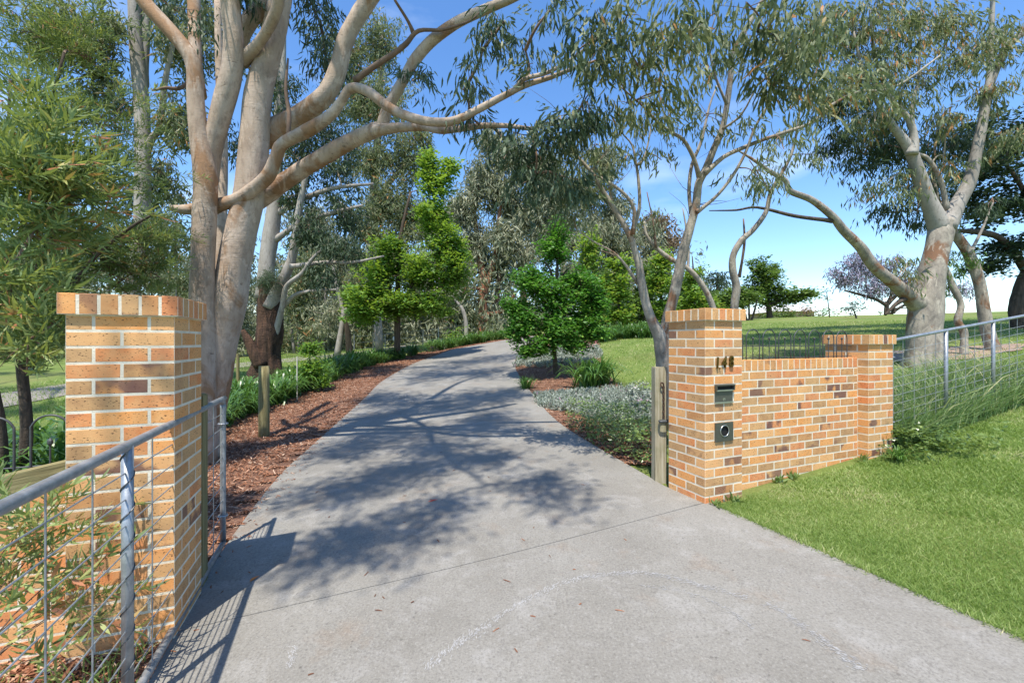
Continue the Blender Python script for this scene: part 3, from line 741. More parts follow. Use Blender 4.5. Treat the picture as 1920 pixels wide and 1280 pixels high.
# ================================================================== VEGETATION
def norm(v): return v / (np.linalg.norm(v, axis=-1, keepdims=True) + 1e-9)
def leaf_arrays(Bp, D, S, Ln_, Wd, seg=1, curl=.12):
    """leaf blades: base points, directions, side vectors, lengths, widths -> verts (n,k,3) + faces"""
    Ln_, Wd = Ln_[:, None], Wd[:, None]
    Nn = norm(np.cross(D, S))
    if seg == 1:
        V = np.stack([Bp, Bp + D * Ln_ * .42 - S * Wd * .5 + Nn * Ln_ * curl * .4, Bp + D * Ln_ - Nn * Ln_ * curl, Bp + D * Ln_ * .42 + S * Wd * .5 + Nn * Ln_ * curl * .4], 1)
        return V, None, np.array([[0, 3, 2, 1]])
    V = np.stack([Bp, Bp + D * Ln_ * .28 - S * Wd * .5 + Nn * Ln_ * curl * .5, Bp + D * Ln_ * .28 + S * Wd * .5 + Nn * Ln_ * curl * .5,
                  Bp + D * Ln_ * .66 - S * Wd * .38 + Nn * Ln_ * curl * .3, Bp + D * Ln_ * .66 + S * Wd * .38 + Nn * Ln_ * curl * .3, Bp + D * Ln_ - Nn * Ln_ * curl], 1)
    return V, np.array([[0, 2, 1], [3, 4, 5]]), np.array([[1, 2, 4, 3]])

def spray(kind, size, seg):
    """one leafy twig tip as (verts (n,k,3), tri, quad); built round the origin"""
    U = rng.uniform
    if kind == 'gum':
        n = 13; t = U(.1, 1, n); L = .30
        Bp = np.stack([L * t * U(.7, 1.2, n), U(-.07, .07, n), -.45 * L * t * t + U(-.05, .05, n)], -1)
        D = norm(np.stack([U(-.35, .6, n), U(-.5, .5, n), -U(.6, 1.3, n)], -1)); ln, wd = U(.09, .155, n), U(.016, .025, n); curl = .13
    elif kind == 'tuft':      # gum twig seen small: leaves in all hanging directions, coarser
        n = 10; t = U(0, 1, n)
        Bp = U(-.2, .2, (n, 3)); D = norm(np.stack([U(-.8, .8, n), U(-.8, .8, n), -U(.2, 1.3, n)], -1)); ln, wd = U(.12, .22, n), U(.03, .05, n); curl = .1
    elif kind == 'bottle':
        n = 22; t = np.linspace(.1, 1, n); a = t * 40 + U(0, 6)
        ax = norm(np.array([.75, 0, .55])); e1 = np.array([0, 1., 0]); e2 = np.cross(ax, e1)
        Bp = ax[None] * (t * .26)[:, None] - np.array([0, 0, .08])[None] * (t ** 2)[:, None]
        rad = e1[None] * np.cos(a)[:, None] + e2[None] * np.sin(a)[:, None]
        D = norm(ax[None] * (.45 + .7 * t)[:, None] + rad * .8 + U(-.15, .15, (n, 3))); ln, wd = U(.05, .085, n), U(.007, .0115, n); curl = .06
    elif kind == 'broad':
        n = 9; Bp = U(-.15, .15, (n, 3)) * np.array([1, 1, .45]); a = U(0, 6.28, n)
        D = norm(np.stack([np.cos(a), np.sin(a), U(-.75, .15, n)], -1)); ln, wd = U(.07, .12, n), U(.05, .085, n); curl = .12
    elif kind == 'needle':
        n = 26; Bp = U(-.05, .05, (n, 3)); D = norm(U(-1, 1, (n, 3)) + np.array([0, 0, -.3])); ln, wd = U(.18, .34, n), U(.006, .011, n); curl = .1
    S = norm(np.cross(D, norm(U(-1, 1, (n, 3)) + (np.array([0, 0, 2.2]) if kind == 'broad' else 0))))
    if kind == 'broad': S = norm(np.cross(D, norm(U(-.5, .5, (n, 3)) + np.array([0, 0, 1.]))))
    return leaf_arrays(Bp * size, D, S, ln * size, wd * size, seg, curl)
_sp = {}
def sprays(kind, size, seg):
    k = (kind, round(size, 3), seg)
    if k not in _sp: _sp[k] = [spray(kind, size, seg) for _ in range(7)]
    return _sp[k]
def scatter(buf, P, kind, size=1.0, seg=1, tone=(.2, .8), tilt=.35, az=None):
    """put leafy twig tips at points P"""
    P = np.asarray(P); m = len(P)
    if m == 0: return
    T = sprays(kind, size, seg); pick = rng.integers(0, len(T), m)
    for j, (V, tri, quad) in enumerate(T):
        I = np.where(pick == j)[0]
        if not len(I): continue
        k = len(I); a = rng.uniform(0, 2 * math.pi, k) if az is None else az[I] + rng.uniform(-.6, .6, k)
        c, s = np.cos(a), np.sin(a); b = rng.normal(0, tilt, k); cb, sb = np.cos(b), np.sin(b); sc = rng.uniform(.75, 1.3, k)
        Rz = np.zeros((k, 3, 3)); Rz[:, 0, 0] = c; Rz[:, 0, 1] = -s; Rz[:, 1, 0] = s; Rz[:, 1, 1] = c; Rz[:, 2, 2] = 1
        Ry = np.zeros((k, 3, 3)); Ry[:, 0, 0] = cb; Ry[:, 0, 2] = sb; Ry[:, 1, 1] = 1; Ry[:, 2, 0] = -sb; Ry[:, 2, 2] = cb
        M = Rz @ Ry * sc[:, None, None]
        nl, kv = V.shape[0], V.shape[1]
        W = np.einsum('mij,lvj->mlvi', M, V) + P[I][:, None, None, :]
        off = (np.arange(k * nl) * kv)[:, None, None]
        tn = np.clip(rng.uniform(tone[0], tone[1], (k, 1)) + rng.normal(0, .16, (k, nl)), 0, 1)
        buf.add(W.reshape(-1, 3), tri=(tri[None] + off).reshape(-1, 3) if tri is not None else None, quad=(quad[None] + off).reshape(-1, 4), tone=np.repeat(tn.ravel(), kv))

class Tree:
    def __init__(s, name, label, cat, base, group=None):
        s.o = thing(name, label, cat, tuple(base), 0, group); s.base = np.array(base, float); s.pts = []; s.rad = []; s.ntr = 0
    def limb(s, pts, Y0=None, Y1=None, mat='gum', part='limb', sides=12, sub=4, rough=.05, flare=0.0):
        """pts: (u,v,width_px) read from the photo at depth Y0..Y1, or world (x,y,z,r) 4-tuples"""
        P, Rd = [], []
        if len(pts[0]) == 3:
            d = np.concatenate([[0], np.cumsum([math.hypot(pts[i + 1][0] - pts[i][0], pts[i + 1][1] - pts[i][1]) for i in range(len(pts) - 1)])])
            uv = np.array([p[:2] for p in pts], float); tg = norm(np.gradient(uv, axis=0))
            for j, ((u, v, w), k) in enumerate(zip(pts, d / d[-1])):
                Y = Y0 + ((Y1 if Y1 is not None else Y0) - Y0) * k
                st = ((u - 960) * -tg[j][1] + (v - 640) * tg[j][0]) / F
                P.append(at(u, v, Y)); Rd.append(w / 2 / F * Y / math.sqrt(1 + st * st))
        else:
            for x, y, z, r in pts: P.append(np.array([x, y, z])); Rd.append(r)
        b = Buf(); Pw, Rw_ = tube(b, np.array(P) - s.base, Rd, sides, sub + (2 if part == 'limb' and sides > 8 else 0), rough, flare=flare, collar=.24 if part == 'limb' else 0.0)
        o = b.obj(part, MT[mat], s.o, True)
        s.pts.append(Pw + s.base); s.rad.append(Rw_); return o
    def crown(s, blobs, kind='gum', mat='lgum', size=1.0, seg=1, tone=(.2, .75), per=8, twig='twig', hollow=.35, name='crown', br=.012, tilt=.35, k=1.0):
        """blobs: (u,v,Y,ru,rv,rd,n) photo-placed, or ('w',x,y,z,rx,ry,rz,n) world"""
        A = np.concatenate(s.pts) if s.pts else s.base[None]
        lb, tb_ = Buf(), Buf(); k_ = k
        def _c(q): return np.array(q[1:4], float) if q[0] == 'w' else at(q[0], q[1], q[2])
        for q in sorted(blobs, key=lambda q: float(((A - _c(q)) ** 2).sum(1).min())):
            if q[0] == 'w': c = np.array(q[1:4]); rad = np.array(q[4:7]); n = q[7]
            else:
                u, v, Y, ru, rv, rd, n = q; c = at(u, v, Y); rad = np.array([ru / F * Y, rd, rv / F * Y])
            n = n * k_; kk = np.argmin(((A - c) ** 2).sum(1)); p0 = A[kk]
            dist = np.linalg.norm(c - p0); A = np.vstack([A, c])
            ns = max(2, int(n / per)); allp = []
            mid = (p0 + c) / 2 + rng.normal(0, .10, 3) * dist + np.array([0, 0, .10 * dist])
            mb, _ = tube(tb_, np.array([p0, mid, c]) - s.base, [br * 1.6 + .006 * dist, br * 1.3, br], 5, 4)
            mb = mb + s.base
            for _ in range(ns):
                d = norm(rng.normal(0, 1, 3)); e = c + d * rad * (hollow + (1 - hollow) * rng.random() ** .5)
                st = mb[rng.integers(len(mb) // 2, len(mb))]
                md = (st + e) / 2 + rng.normal(0, .10, 3) * np.linalg.norm(e - st)
                pth, _ = tube(tb_, np.array([st, md, e]) - s.base, [br * .8, br * .55, br * .25], 4, 3)
                pth = pth + s.base
                w = rng.uniform(.35, 1.0, per); ix = w * (len(pth) - 1)
                pp = np.stack([np.interp(ix, np.arange(len(pth)), pth[:, a]) for a in range(3)], -1) + rng.normal(0, .045 + .03 * rad.mean(), (per, 3)) * size ** .5
                allp.append(pp)
            scatter(lb, np.concatenate(allp) - s.base, kind, size, seg, tone, tilt)
        if lb.n:
            o = lb.obj(name, MT[mat], s.o); o['kind'] = 'stuff'
            o2 = tb_.obj('twigs', MT[twig], s.o); o2['kind'] = 'stuff'
        return s
def gz(u, Y): x = (u - 960) / F * Y; return (x, Y, float(tz(x, Y)))

# ------------------------------------------------------------------ the big smooth gum behind the left pillar
Y = 6.2
T = Tree('gum_tree', 'big many-stemmed smooth pink-grey gum behind the tall left pillar', 'tree', gz(400, Y))
T.limb([(378, 870, 66), (386, 800, 66), (400, 720, 68), (413, 640, 70), (430, 560, 72), (441, 490, 66), (453, 430, 62), (468, 360, 62), (478, 260, 60), (484, 180, 56), (504, 100, 50), (520, 30, 46), (530, -60, 44), (520, -300, 36), (540, -700, 24)], Y, 5.6, part='trunk', sides=20, rough=.03, flare=.2)
T.limb([(380, 880, 60), (379, 700, 56), (379, 560, 52), (381, 480, 48), (384, 400, 50), (385, 330, 48), (374, 260, 38), (367, 190, 34), (364, 130, 31), (350, 95, 28), (312, 50, 27), (268, 0, 26), (220, -80, 24), (150, -260, 18)], Y - .25, 5.5, part='trunk', sides=16, rough=.03)
T.limb([(386, 340, 40), (400, 270, 42), (418, 200, 46), (434, 135, 44), (438, 70, 40), (431, 0, 38), (425, -120, 38), (440, -420, 26)], Y - .3, 5.2, rough=.04)
T.limb([(452, 115, 30), (480, 88, 24), (505, 50, 24), (522, 5, 24), (530, -80, 20), (560, -300, 12)], Y - .4, 4.6)
T.limb([(442, 90, 30), (468, 40, 38), (500, 8, 42), (545, -40, 36), (640, -200, 26), (700, -420, 16)], Y - .1, 5.6)
T.limb([(372, 180, 26), (366, 100, 26), (364, 20, 26), (362, -80, 24)], Y + .6, Y + 1)
T.limb([(410, 560, 22), (416, 400, 21), (418, 280, 19), (412, 150, 16), (408, 0, 14)], Y + .5, Y + .9)
T.limb([(490, 262, 40), (520, 243, 50), (565, 215, 44), (610, 178, 40), (634, 130, 36), (648, 75, 36), (672, 30, 35), (705, -20, 36), (780, -140, 28), (860, -330, 18)], Y, 5.8)
T.limb([(384, 392, 30), (412, 384, 26), (450, 372, 27), (498, 335, 30), (516, 300, 28), (530, 270, 26), (575, 246, 28), (618, 218, 24), (640, 190, 20), (658, 166, 20), (690, 172, 19), (735, 205, 19), (790, 226, 19), (845, 228, 17), (892, 208, 15), (945, 180, 14), (985, 160, 12), (1030, 146, 10), (1082, 126, 7), (1130, 110, 4)], Y - .22, 4.6, sub=3)
T.limb([(966, 165, 8), (985, 148, 9), (1030, 135, 8), (1080, 105, 6), (1120, 70, 4)], 4.85, 4.4)
T.limb([(470, 378, 40), (515, 353, 38), (560, 322, 34), (610, 292, 34), (660, 264, 32), (700, 245, 32), (716, 238, 26), (726, 205, 22), (752, 158, 22), (780, 110, 24), (815, 72, 24), (862, 40, 24), (920, 14, 22), (975, -10, 18), (1100, -80, 12)], Y, 5.0, sub=3)
T.limb([(700, 246, 22), (740, 240, 20), (790, 238, 16), (828, 244, 16), (868, 241, 13), (905, 236, 12), (950, 236, 10), (998, 241, 8), (1026, 231, 5)], 5.75, 5.0)
T.limb([(920, 234, 7), (940, 255, 6), (950, 282, 5), (945, 300, 3)], 5.4, 5.3)
T.limb([(664, 152, 13), (700, 126, 13), (740, 100, 12), (762, 82, 11), (785, 58, 9), (830, 56, 7), (880, 40, 5), (905, 20, 4)], 5.6, 5.2, mat='twig', sides=8)
T.limb([(775, 62, 7), (765, 40, 6), (740, 0, 5)], 5.5, 5.2, mat='twig', sides=7)
T.limb([(400, 393, 26), (372, 392, 22), (345, 393, 18), (320, 390, 12)], Y - .1, Y - .3)
T.limb([(540, 262, 8), (542, 215, 9), (536, 170, 7), (540, 110, 4)], Y - .45, Y - .5, mat='twig', sides=7)
T.limb([(358, 152, 10), (335, 166, 9), (310, 165, 7), (285, 170, 4)], Y - .2, Y - .5, mat='twig', sides=7)
# limbs carrying the part of the canopy that hangs over the drive, above the picture
T.limb([(-3.3, 5.2, 9.0, .10), (-2.5, 3.6, 9.6, .06), (-2.0, 2.0, 9.6, .04), (-1.2, .4, 9.7, .02)])
T.limb([(-3.2, 5.4, 10.4, .09), (-2.2, 5.1, 12.0, .06), (-1.0, 5.0, 12.6, .04), (.2, 4.4, 13.0, .02)])
T.limb([(-3.1, 5.6, 11.4, .09), (-2.7, 7.2, 13.0, .06), (-1.7, 8.6, 13.7, .04), (-.8, 9.8, 14.2, .02)])
vis = [(905, 95, 5.1, 45, 40, .3, 34), (870, 170, 5.2, 40, 55, .3, 30), (895, 230, 5.2, 36, 30, .3, 26), (945, 40, 4.9, 40, 50, .3, 40), (985, 95, 4.8, 38, 40, .3, 34),
       (1000, 265, 5.0, 48, 45, .4, 60), (1005, 325, 5.0, 40, 42, .4, 50), (945, 275, 5.2, 26, 28, .3, 18), (1062, 240, 4.8, 40, 60, .4, 56), (1050, 330, 4.9, 42, 40, .4, 46),
       (1095, 190, 4.5, 40, 60, .4, 50), (1110, 80, 4.3, 46, 50, .4, 54), (1030, 20, 4.6, 40, 30, .3, 30), (790, 150, 5.6, 30, 30, .3, 14),
       (600, 40, 6.6, 46, 80, .5, 120), (610, 120, 6.6, 40, 40, .5, 60), (470, -10, 5.8, 60, 30, .5, 50), (330, 20, 6.2, 60, 40, .5, 60)]
T.crown(vis, 'gum', 'lgumd', 1.05, 2, (.25, .85), 7, 'twig', k=.6)
# what shades the driveway: (ground pixel, height of the leaves, spread on the ground, amount)
shade = []
for (u, v, h, rx, ry, n) in [(690, 1010, 8.6, .55, .26, 60), (600, 1040, 8.4, .45, .2, 36), (790, 965, 8.8, .45, .25, 44), (1000, 905, 9.2, .40, .30, 46), (1035, 935, 8.8, .22, .18, 14), (640, 930, 9.4, .8, .5, 70), (760, 880, 9.8, 1.0, .55, 84), (900, 860, 10.2, .8, .5, 56),
                             (620, 850, 11, .8, .9, 60), (750, 810, 12, 1.1, 1.0, 90), (880, 800, 12.2, .9, 1.1, 80), (960, 790, 12.4, .7, 1.0, 50), (760, 755, 13, 1.5, 1.4, 130), (880, 745, 13.4, 1.3, 1.5, 130), (960, 740, 13.0, .8, 1.4, 70),
                             (800, 705, 14, 1.8, 2.2, 150), (900, 700, 14.4, 1.8, 2.2, 150), (860, 682, 15, 2.4, 2.6, 170), (680, 790, 11.6, .8, 1.0, 60), (700, 745, 12.6, .9, 1.2, 70), (830, 770, 12.6, 1.2, 1.0, 80), (930, 670, 15.5, 2.2, 2.4, 130), (820, 835, 10.8, 1.0, .7, 60)]:
    p = on_ground(u, v); hh = h - p[2]
    shade.append(('w', p[0] - SHX * hh, p[1] - SHY * hh, h, rx, ry, .5, n * (1.5 if v < 870 else 1.0)))
T.crown(shade, 'gum', 'lgumd', 1.5, 1, (.2, .75), 7, 'twig', name='crown', hollow=.1, k=1.5)

# ------------------------------------------------------------------ other trees of the left side
T = Tree('gum_tree', 'tall pale straight gum rising behind the bottlebrush at far left', 'tree', gz(244, 12.5))
T.limb([(238, 720, 36), (246, 560, 34), (262, 470, 34), (268, 330, 33), (266, 200, 32), (256, 90, 30), (252, 0, 28), (250, -160, 24), (256, -400, 16)], 12.5, 12.5, mat='palegum', part='trunk')
T.limb([(268, 300, 20), (285, 260, 16), (300, 235, 14), (310, 150, 12), (330, 60, 9)], 12.5, 12, mat='palegum')
T.limb([(268, 160, 20), (272, 90, 20), (276, 0, 18), (290, -200, 12)], 12.6, 12.8, mat='palegum')
T.crown([(170, 60, 12, 80, 80, 1.2, 150), (330, 80, 12.5, 60, 90, 1.2, 150), (340, 230, 12.5, 50, 70, 1, 110), (200, 180, 12.5, 60, 70, 1, 100), (420, 60, 13.5, 70, 90, 1.2, 150), (300, 330, 13, 50, 60, 1, 90), (320, 440, 13, 40, 60, 1, 80), (90, 60, 11.5, 90, 90, 1.2, 140), (250, 400, 13.5, 60, 60, 1, 80)], 'tuft', 'lgum', 1.2, 1, (.25, .85), 8, 'twigpale', k=1.4)

pad_shade = []  # unseen leaf clumps added above the frame to shade the paddock
for u_, v_ in [(a_, b_) for a_ in range(-40, 130, 55) for b_ in (700, 730, 770, 820)] + [(a_, b_) for a_ in range(420, 860, 62) for b_ in (668, 690)]:
    p = on_ground(u_ + rng.uniform(-15, 15), v_); h_ = .55 * p[1] + 6.0; hh = h_ - p[2]
    pad_shade.append(('w', p[0] - SHX * hh, p[1] - SHY * hh, h_, 1.1, .8, .7, 40))
T.crown(pad_shade, 'gum', 'lgumd', 1.9, 1, (.1, .6), 8, 'twig', br=.02)

T = Tree('stringybark_tree', 'thick rough red-brown stringybark with pale upper limbs beside the gravel track', 'tree', gz(500, 14))
T.limb([(496, 722, 78), (498, 690, 62), (502, 650, 52), (508, 610, 48), (505, 570, 46), (500, 530, 40)], 14, 14, mat='stringy', part='trunk', sides=20, rough=.17, flare=.15)
T.limb([(498, 560, 34), (500, 500, 32), (508, 440, 32), (516, 370, 28), (520, 280, 24), (526, 180, 20), (530, 60, 14)], 14, 14, mat='palegum')
T.limb([(504, 575, 26), (520, 545, 22), (540, 505, 20), (550, 470, 18), (560, 400, 15), (575, 320, 10)], 13.9, 13.5, mat='palegum')
T.limb([(506, 655, 16), (520, 612, 13), (530, 570, 11), (538, 536, 10), (565, 514, 9), (582, 490, 8), (600, 470, 5)], 14, 13.2, mat='palegum')
T.limb([(530, 575, 9), (556, 552, 8), (590, 545, 6), (630, 543, 4)], 13.8, 13.4, mat='palegum')
T.limb([(490, 685, 24), (474, 655, 22), (463, 634, 17), (455, 618, 8)], 13.6, 13.4, mat='stringy')
T.limb([(516, 450, 12), (560, 420, 10), (620, 400, 8), (680, 385, 5)], 14, 13.6, mat='palegum')
T.limb([(520, 400, 12), (570, 372, 10), (630, 352, 8), (700, 345, 5)], 14, 13.8, mat='palegum')
T.limb([(545, 500, 9), (610, 492, 8), (660, 492, 6), (720, 480, 3)], 13.6, 13.4, mat='palegum')
T.crown([(560, 300, 14, 60, 70, 1.2, 150), (600, 240, 14, 60, 60, 1.2, 130), (640, 300, 14.2, 60, 70, 1.2, 150), (580, 430, 13.8, 50, 60, 1, 110), (640, 400, 14, 60, 60, 1, 130), (560, 360, 14, 45, 50, 1, 90), (610, 520, 13.6, 45, 30, .8, 70), (650, 470, 13.6, 50, 40, .8, 90), (540, 180, 14.3, 60, 70, 1.2, 140), (470, 300, 14.6, 50, 80, 1, 110)], 'tuft', 'lgumd', 1.1, 1, (.2, .75), 8, 'twigpale')
T.crown([(502, 528, 13.3, 26, 24, .45, 60)], 'needle', 'lgumd', 1.0, 1, (.3, .7), 8, 'twig', name='crown')

T = Tree('gum_tree', 'dense drooping grey-green gum left of the bright green tree', 'tree', gz(690, 26))
T.limb([(712, 660, 16), (706, 560, 15), (698, 440, 18), (704, 320, 16), (712, 200, 13), (716, 60, 9)], 26, 26, mat='palegum', part='trunk')
T.limb([(700, 450, 12), (660, 400, 10), (620, 370, 7)], 26, 25.4, mat='palegum')
T.limb([(702, 380, 12), (740, 330, 10), (770, 290, 7)], 26, 25.6, mat='palegum')
T.crown([(700, 80, 25.5, 60, 70, 1.8, 200), (720, 190, 25.5, 70, 70, 1.8, 240), (760, 290, 25.5, 50, 60, 1.5, 170), (740, 380, 25.3, 60, 70, 1.5, 230), (690, 300, 25.5, 60, 70, 1.5, 200), (660, 200, 25.8, 50, 70, 1.5, 170), (770, 430, 25.3, 45, 60, 1.2, 150), (690, 430, 25.1, 55, 60, 1.4, 180), (740, 480, 25.1, 60, 45, 1.2, 150), (640, 120, 26.0, 50, 70, 1.5, 160), (680, 520, 24.9, 50, 40, 1, 110), (790, 260, 25.5, 30, 50, 1, 80)], 'tuft', 'lgum', 1.75, 1, (.2, .85), 8, 'twigpale', k=1.3)

T = Tree('gum_tree', 'slender forked cream gum beyond the agapanthus row', 'tree', gz(637, 22))
T.limb([(632, 668, 14), (640, 620, 11), (646, 588, 10), (664, 562, 8), (684, 536, 6), (700, 505, 4)], 22, 22, mat='palegum', part='trunk')
T.limb([(645, 592, 8), (638, 560, 7), (628, 520, 5), (620, 470, 3)], 22, 22, mat='palegum')
T.limb([(656, 668, 12), (652, 625, 11), (645, 595, 8)], 22.2, 22, mat='darkbark')
T.crown([(610, 590, 22.5, 50, 35, 1.5, 90), (690, 490, 22, 45, 35, 1.4, 80), (620, 460, 22.5, 50, 40, 1.5, 100)], 'tuft', 'lgrey', 1.5, 1, (.3, .9), 8, 'twigpale')

T = Tree('deciduous_tree', 'bright green spreading deciduous tree with a dark trunk left of the drive', 'tree', gz(745, 21))
T.limb([(745, 660, 13), (745, 610, 12), (746, 540, 10), (750, 450, 7), (770, 360, 5)], 21, 21, mat='darkbark', part='trunk')
for e in ((690, 560), (800, 560), (700, 500), (820, 500), (850, 470)): T.limb([(746, 590, 6), ((746 + e[0]) / 2, e[1] + 18, 5), (e[0], e[1], 3)], 21, 20.6, mat='darkbark', sides=7)
T.crown([(745, 575, 20.5, 70, 28, 2.2, 190), (690, 560, 20.3, 50, 40, 1.8, 150), (800, 570, 20.5, 55, 34, 1.8, 170), (840, 520, 21.0, 45, 50, 1.8, 170), (780, 510, 20.6, 60, 40, 2, 150), (710, 510, 20.6, 50, 40, 1.8, 130), (835, 455, 21.0, 45, 40, 1.6, 140), (850, 490, 21.2, 40, 25, 1.4, 90), (815, 405, 21.2, 44, 40, 1.6, 140), (820, 345, 21.4, 38, 40, 1.4, 120), (800, 300, 21.6, 18, 30, .8, 44), (845, 310, 21.6, 16, 20, .8, 30), (680, 590, 20.2, 40, 20, 1.4, 90), (660, 560, 20.4, 30, 26, 1.2, 60), (735, 470, 20.8, 50, 30, 1.6, 90)], 'broad', 'llime', 1.7, 1, (0, .75), 8, 'twig', k=2.0)

T = Tree('gum_tree', 'tall gum with a shaggy red trunk at the bend of the drive', 'tree', gz(904, 42))
T.limb([(905, 634, 24), (905, 600, 19), (905, 560, 18), (908, 530, 18), (900, 490, 13), (896, 450, 10), (888, 390, 7), (884, 350, 5)], 42, 42, mat='redbark', part='trunk', rough=.10)
T.limb([(910, 536, 12), (922, 505, 11), (930, 470, 9), (934, 420, 7), (940, 380, 5)], 42, 41.6, mat='redbark')
T.limb([(908, 590, 8), (935, 586, 8), (955, 570, 7), (965, 550, 5)], 42, 41, mat='redbark', sides=8)
T.limb([(900, 540, 6), (880, 542, 5), (866, 535, 4), (858, 522, 3)], 42, 41.5, mat='redbark', sides=8)
T.limb([(898, 470, 6), (880, 430, 5), (860, 395, 4), (848, 370, 3)], 42, 42, mat='palegum', sides=8)
T.limb([(930, 470, 6), (960, 430, 5), (980, 400, 3)], 42, 42, mat='palegum', sides=8)
T.crown([(960, 290, 42, 50, 40, 3, 190), (905, 330, 42, 45, 45, 3, 180), (1010, 320, 42, 50, 50, 3, 200), (870, 390, 42, 35, 50, 2.5, 140), (940, 370, 42, 50, 45, 3, 190), (1000, 400, 42, 50, 50, 3, 200), (950, 450, 41, 40, 40, 2.5, 140), (1050, 360, 42, 45, 60, 3, 190), (890, 450, 42, 35, 40, 2, 110), (980, 480, 41, 40, 40, 2, 120), (1060, 440, 42, 40, 50, 2.5, 140), (920, 265, 42, 30, 25, 2, 70)], 'tuft', 'lgrey', 3.0, 1, (.25, 1.0), 8, 'twigpale', br=.03, k=1.5)
T = Tree('gum_tree', 'thinner red-barked gum behind the shaggy red trunk', 'tree', gz(932, 46))
T.limb([(930, 632, 14), (932, 600, 12), (932, 560, 10), (936, 520, 7), (934, 470, 4)], 46, 46, mat='redbark', part='trunk')
T.limb([(932, 575, 5), (922, 566, 4), (914, 555, 3)], 46, 46, mat='redbark', sides=7)
T.crown([(945, 500, 47, 45, 40, 2.5, 120), (900, 500, 47, 40, 40, 2.5, 110)], 'tuft', 'lgumd', 3.0, 1, (.2, .7), 8, br=.03)
T = Tree('gum_tree', 'leaning white-barked young gum left of the red trunk', 'tree', gz(875, 36))
T.limb([(873, 640, 8), (874, 610, 8), (868, 582, 7), (858, 568, 5), (846, 552, 3)], 36, 36, mat='palegum', part='trunk', sides=8)
T.crown([(838, 548, 36, 20, 14, 1, 24)], 'tuft', 'lgrey', 2.4, 1, (.3, .8), 6)

T = Tree('gum_tree', 'hazy grey-brown gum rising behind the row of lime trees', 'tree', gz(1150, 55))
T.limb([(1150, 620, 14), (1152, 500, 12), (1150, 420, 8), (1145, 340, 5)], 55, 55, mat='palegum', part='trunk')
T.limb([(1152, 520, 8), (1190, 460, 6), (1215, 420, 4)], 55, 55, mat='palegum', sides=7)
T.crown([(1130, 310, 55, 45, 45, 3.5, 130), (1090, 360, 55, 45, 50, 3.5, 130), (1150, 390, 55, 45, 50, 3.5, 130), (1110, 450, 54, 50, 50, 3.5, 150), (1170, 460, 54, 45, 50, 3.5, 150), (1215, 440, 55, 35, 35, 3, 90), (1150, 530, 54, 60, 45, 3.5, 150), (1230, 500, 55, 35, 40, 3, 90), (1080, 520, 54, 50, 45, 3, 130)], 'tuft', 'lgrey', 3.8, 1, (.2, .8), 8, 'twigpale', br=.035, k=1.6)
T = Tree('gum_tree', 'bronze-leaved gum crown behind the young gum stems', 'tree', gz(1255, 60))
T.limb([(1258, 620, 10), (1256, 520, 8), (1250, 430, 5)], 60, 60, mat='darkbark', part='trunk')
T.crown([(1240, 430, 60, 30, 26, 3, 80), (1265, 460, 60, 30, 30, 3, 90), (1215, 410, 60, 20, 16, 2, 30)], 'tuft', 'lbronze', 4.0, 1, (.2, .8), 8, br=.035)

# far bushland closing the view on the left
FAR_LABEL = 'grey-green gum standing in the distant bushland beyond the left paddock'
for i, (u, Yf, hpx) in enumerate([(-560, 44, 440), (-430, 40, 460), (-300, 46, 430), (-200, 40, 450), (-90, 44, 440), (20, 40, 470), (110, 48, 430), (190, 42, 440), (330, 46, 420), (420, 52, 420), (560, 44, 400), (600, 58, 430), (660, 50, 440), (735, 60, 400), (800, 54, 420), (850, 62, 400), (985, 60, 420), (1060, 66, 440)]):
    b = gz(u, Yf); vb = 640 - (b[2] - H) / Yf * F
    T = Tree('gum_tree', FAR_LABEL, 'tree', b, 'gums in the distant bushland')
    w = rng.uniform(7, 12); lean = rng.uniform(-18, 18)
    T.limb([(u, vb + 6, w * 1.3), (u + lean * .3, vb - 60, w), (u + lean, vb - 130, w * .6), (u + lean * 1.3, hpx, 3)], Yf, Yf, mat='palegum' if i % 2 else 'stringy', part='trunk', sides=8)
    bl = []
    for k in range(7):
        f = rng.uniform(.25, 1.0); v = vb - 40 + (hpx - vb) * f * 1.0
        bl.append((u + lean * f + rng.uniform(-60, 60), v, Yf, rng.uniform(35, 55), rng.uniform(25, 40), 2.5, 46))
    T.crown(bl, 'tuft', 'lgrey' if i % 3 else 'lgum', Yf / 14, 1, (.1, .8), 6, 'twigpale', br=.03)
for i, (u, Yf, w_, h_) in enumerate([(-60, 24, 110, 150), (40, 26, 90, 190), (330, 24, 70, 160), (430, 27, 60, 190), (560, 30, 60, 200), (610, 34, 60, 180), (700, 36, 50, 190), (800, 38, 50, 150), (860, 40, 40, 130)]):
    b_ = gz(u, Yf); vb = 640 - (b_[2] - H) / Yf * F; T = Tree('wattle_shrub', ('tall feathery grey-green shrub at the far left edge', 'tall grey-green shrub behind the bottlebrush', 'tall shrub behind the big gum trunks', 'tall shrub left of the stringybark', 'feathery shrub right of the stringybark', 'grey shrub behind the slender cream gum', 'grey shrub left of the bright green tree trunk', 'grey shrub right of the bright green tree', 'low grey shrub beside the white-barked young gum')[i], 'shrub', b_)
    for q_ in range(3): T.limb([(u + (q_ - 1) * 8, vb + 3, 6), (u + (q_ - 1) * w_ * .3, vb - h_ * .45, 4), (u + (q_ - 1) * w_ * .5, vb - h_ * .85, 2)], Yf, Yf, mat='palegum', sides=6)
    T.crown([(u + rng.uniform(-.6, .6) * w_, vb - h_ * f_, Yf + rng.uniform(-1, 1), w_ * .42, h_ * .17, 1.2, 70) for f_ in (.12, .25, .4, .4, .55, .7, .85, .95)], 'tuft', 'lgrey' if i % 2 else 'lgum', Yf / 15, 1, (.1, .9), 7, 'twigpale', br=.015)
ub = Buf()
m = 15000
